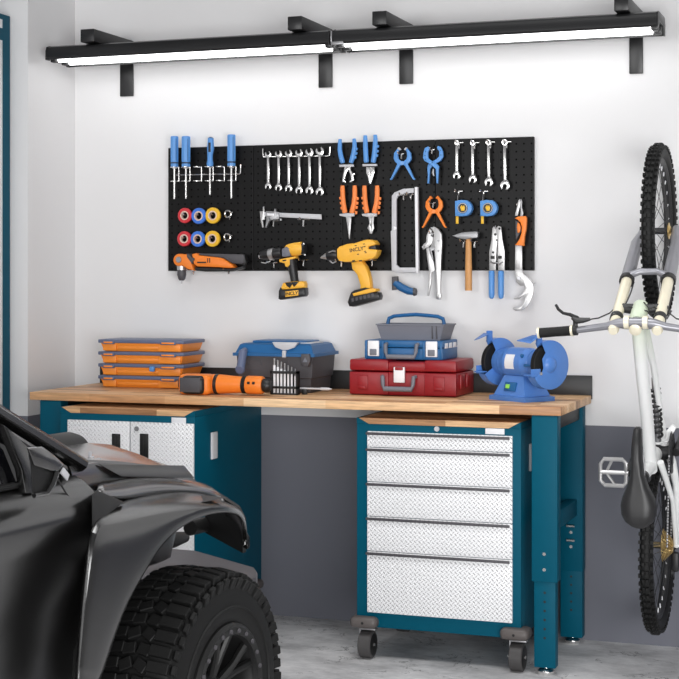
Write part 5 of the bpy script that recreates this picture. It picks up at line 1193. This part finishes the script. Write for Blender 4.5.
# flare end skirt and dark inner arch
finish('arch_liner', B().prism([PCs(246, 552, 0.115), PCs(246, 518, 0.115), PCs(240, 506, 0.14), CW(0.40, 0.30, 0.80), CW(0.40, 0.30, 0.665)], -CH * 0.02), 'cartrim', fl)
ia = B(); ia.grid([[CW(x, s, z) for s in (0.03, 0.32)] for x, z in ((-0.60, 0.32), (-0.555, 0.55), (-0.45, 0.70), (-0.30, 0.79), (-0.12, 0.835), (0.03, 0.83))])
finish('inner_arch', ia, 'cartrim', car)
finish('shock_mount', B().tube([PCs(158, 544, 0.40), PCs(172, 540, 0.40), PCs(185, 537, 0.40)], [0.016, 0.024, 0.016], 18).tube([PCs(190, 528, 0.30), PCs(215, 522, 0.30)], 0.022, 14), 'cartrim', car)
finish('chassis', B().prism([CW(-2.9, 0.36, 0.30), CW(0.30, 0.36, 0.40), CW(0.34, 0.36, 0.50), CW(0.1, 0.36, 0.54), CW(-2.9, 0.36, 0.54)], -CN * (CWID - 0.72), 0.01), 'cartrim', car)
# bumper shelf
zb = 0.555
def PL(u, v): return PZ(u, v, zb)
def B2(u, v): x, s, z = loc(PL(u, v)); return x, s
pA, pB, pC, pD = B2(257.5, 572), B2(254, 567), B2(196, 550.5), B2(256, 577)
pts = [pC, pB, pA, pD, (pD[0] - 0.13, pD[1] + 0.02), (pD[0] - 0.16, 0.38)]
bp = B().prism([CW(x, s, zb) for x, s in pts] + [CW(x, mir(s), zb) for x, s in pts[::-1]], (0, 0, -0.035), 0.005)
finish('front_bumper', bp, 'darkgrey', car)

# wheels
WR, WW = 0.324, 0.225
def wheel(x, right=True):
    sg = 1 if right else -1
    c = CW(x, 0 if right else CWID, WR); ax = CN * sg                # outward
    R0 = 0.180
    prof = [(-WW + 0.01, R0), (-WW - 0.004, R0 + 0.02), (-WW - 0.008, 0.25), (-WW + 0.004, 0.296), (-WW + 0.03, 0.306), (-0.048, 0.306), (-0.022, 0.294), (-0.004, 0.258), (-0.004, R0 + 0.02), (-0.014, R0)]
    w = finish('wheel', B().lathe([(-WW + 0.01, R0 - 0.006), (-WW + 0.01, R0), (-0.014, R0), (-0.006, R0 + 0.004), (-0.004, R0 - 0.006), (-0.018, R0 - 0.020), (-0.05, R0 - 0.026), (-WW + 0.02, R0 - 0.026)], c, ax, 56, closed=True), 'cartrim', car)
    t = B().lathe(prof, c, ax, 96, closed=True)
    up = V((0, 0, 1)); fw = ax.cross(up)
    n = 50
    for k in range(n):
        a = 2 * PI * k / n
        er = up * math.cos(a) + fw * math.sin(a); et = ax.cross(er)
        def blk(off, r, da, dr, dt, skew=0.0, tilt=0.0):
            rot = M((ax, et, er)).transposed() @ M.Rotation(skew, 3, 'Z') @ M.Rotation(tilt, 3, 'Y')
            t.box(c + ax * off + er * r, (da, dt, dr), 0.002, rot=rot, seg=1)
        h = 2 * PI * 0.31 / n
        lng = 0.012 if k % 2 else 0.0
        blk(-0.048 + lng * 0.3, 0.3095, 0.058, 0.020, h * 0.70, 0.06, 0.14)
        blk(-WW + 0.048 - lng * 0.3, 0.3095, 0.058, 0.020, h * 0.70, -0.06, -0.14)
        blk(-WW / 2 + 0.022, 0.3125, 0.036, 0.018, h * 0.74, 0.45 if k % 2 else 0.2)
        blk(-WW / 2 - 0.022, 0.3125, 0.036, 0.018, h * 0.74, -0.45 if k % 2 else -0.2)
        blk(-0.014, 0.284 - lng * 0.5, 0.012, 0.036 + lng, h * 0.6, 0.0, 0.34)
    ti = finish('tyre', t, 'rubber', w, smooth=28)
    sw = B().lathe([(-0.0035, 0.222), (0.0005, 0.225), (0.0005, 0.228), (-0.0035, 0.231)], c, ax, 72, closed=True)
    finish('sidewall_rib', sw, 'rubber', ti)
    rg = B().lathe([(-0.012, R0 - 0.028), (0.002, R0 - 0.024), (0.004, R0 - 0.004), (-0.004, R0 + 0.006), (-0.012, R0 + 0.006)], c, ax, 64, closed=True)
    rgo = finish('rim_ring', rg, 'cartrim', w)
    for k in range(24):
        a = 2 * PI * k / 24; er = up * math.cos(a) + fw * math.sin(a)
        finish('rim_bolt', B().lathe([(0, 0.0065), (0.005, 0.0055)], c + er * (R0 - 0.014) + ax * 0.0025, ax, 8), 'darkgrey', rgo)
    for k in range(6):
        for d in (-0.20, 0.20):
            a = 2 * PI * k / 6; e0 = up * math.cos(a) + fw * math.sin(a); e1 = up * math.cos(a + d) + fw * math.sin(a + d)
            finish('spoke', B().tube([c + e0 * 0.045 - ax * 0.055, c + e0.lerp(e1, 0.6) * 0.10 - ax * 0.035, c + e1 * 0.158 - ax * 0.020], [0.013, 0.010, 0.012], 8), 'cartrim', w)
    finish('hub', B().lathe([(-0.10, 0.06), (-0.06, 0.055), (-0.045, 0.042), (-0.03, 0.03), (-0.028, 0.0)], c, ax, 24), 'black', w)
    return w
wheel(-0.018); wheel(-0.018, False); wheel(-2.35); wheel(-2.35, False)
# ------------------------------------------------------------------ daylight, added fill lights, camera
w = bpy.data.worlds.new('World'); sc.world = w; w.use_nodes = True
bg = w.node_tree.nodes['Background']; bg.inputs['Color'].default_value = (0.97, 0.975, 1.0, 1); bg.inputs['Strength'].default_value = 0.20
def area(name, loc, target, sx, sy, e, spread=180):
    l = bpy.data.lights.new(name, 'AREA'); l.shape = 'RECTANGLE'; l.size = sx; l.size_y = sy; l.energy = e; l.spread = math.radians(spread)
    o = bpy.data.objects.new(name, l); COL.objects.link(o); o.location = loc
    o.rotation_euler = (V(target) - V(loc)).to_track_quat('-Z', 'Y').to_euler(); return o
area('overhead_fill', (-1.2, -1.9, 3.6), (-1.2, -1.75, 0.0), 2.6, 1.0, 25, 105)  # added unseen fill from above, narrowed to brighten floor and bench
area('left_fill', (-2.8, -6.1, 1.9), (-1.6, 0, 1.3), 1.6, 1.0, 56)  # added unseen fill, gives right pegboard panels sheen and lifts the left wall
area('door_daylight', (1.3, -6.6, 1.0), (-1.2, 0, 0.5), 4.0, 1.9, 250)
cam = bpy.data.cameras.new('camera'); co = bpy.data.objects.new('camera', cam); COL.objects.link(co)
co.location = CAM; co.rotation_euler = (PI / 2, 0, TH)
cam.sensor_width = 36; cam.sensor_fit = 'HORIZONTAL'; cam.lens = 36 * F_PX / 679
cam.shift_x = 0; cam.shift_y = (HV - 339.5) / 679
cam.clip_start = 0.05; cam.clip_end = 100
sc.camera = co
vs = sc.view_settings
sc.display_settings.display_device = 'sRGB'
vs.view_transform = 'Standard'; vs.look = 'None'; vs.exposure = 0.05; vs.gamma = 1; vs.use_curve_mapping = False
sc.cycles.use_denoising = True
sc.cycles.max_bounces = 8
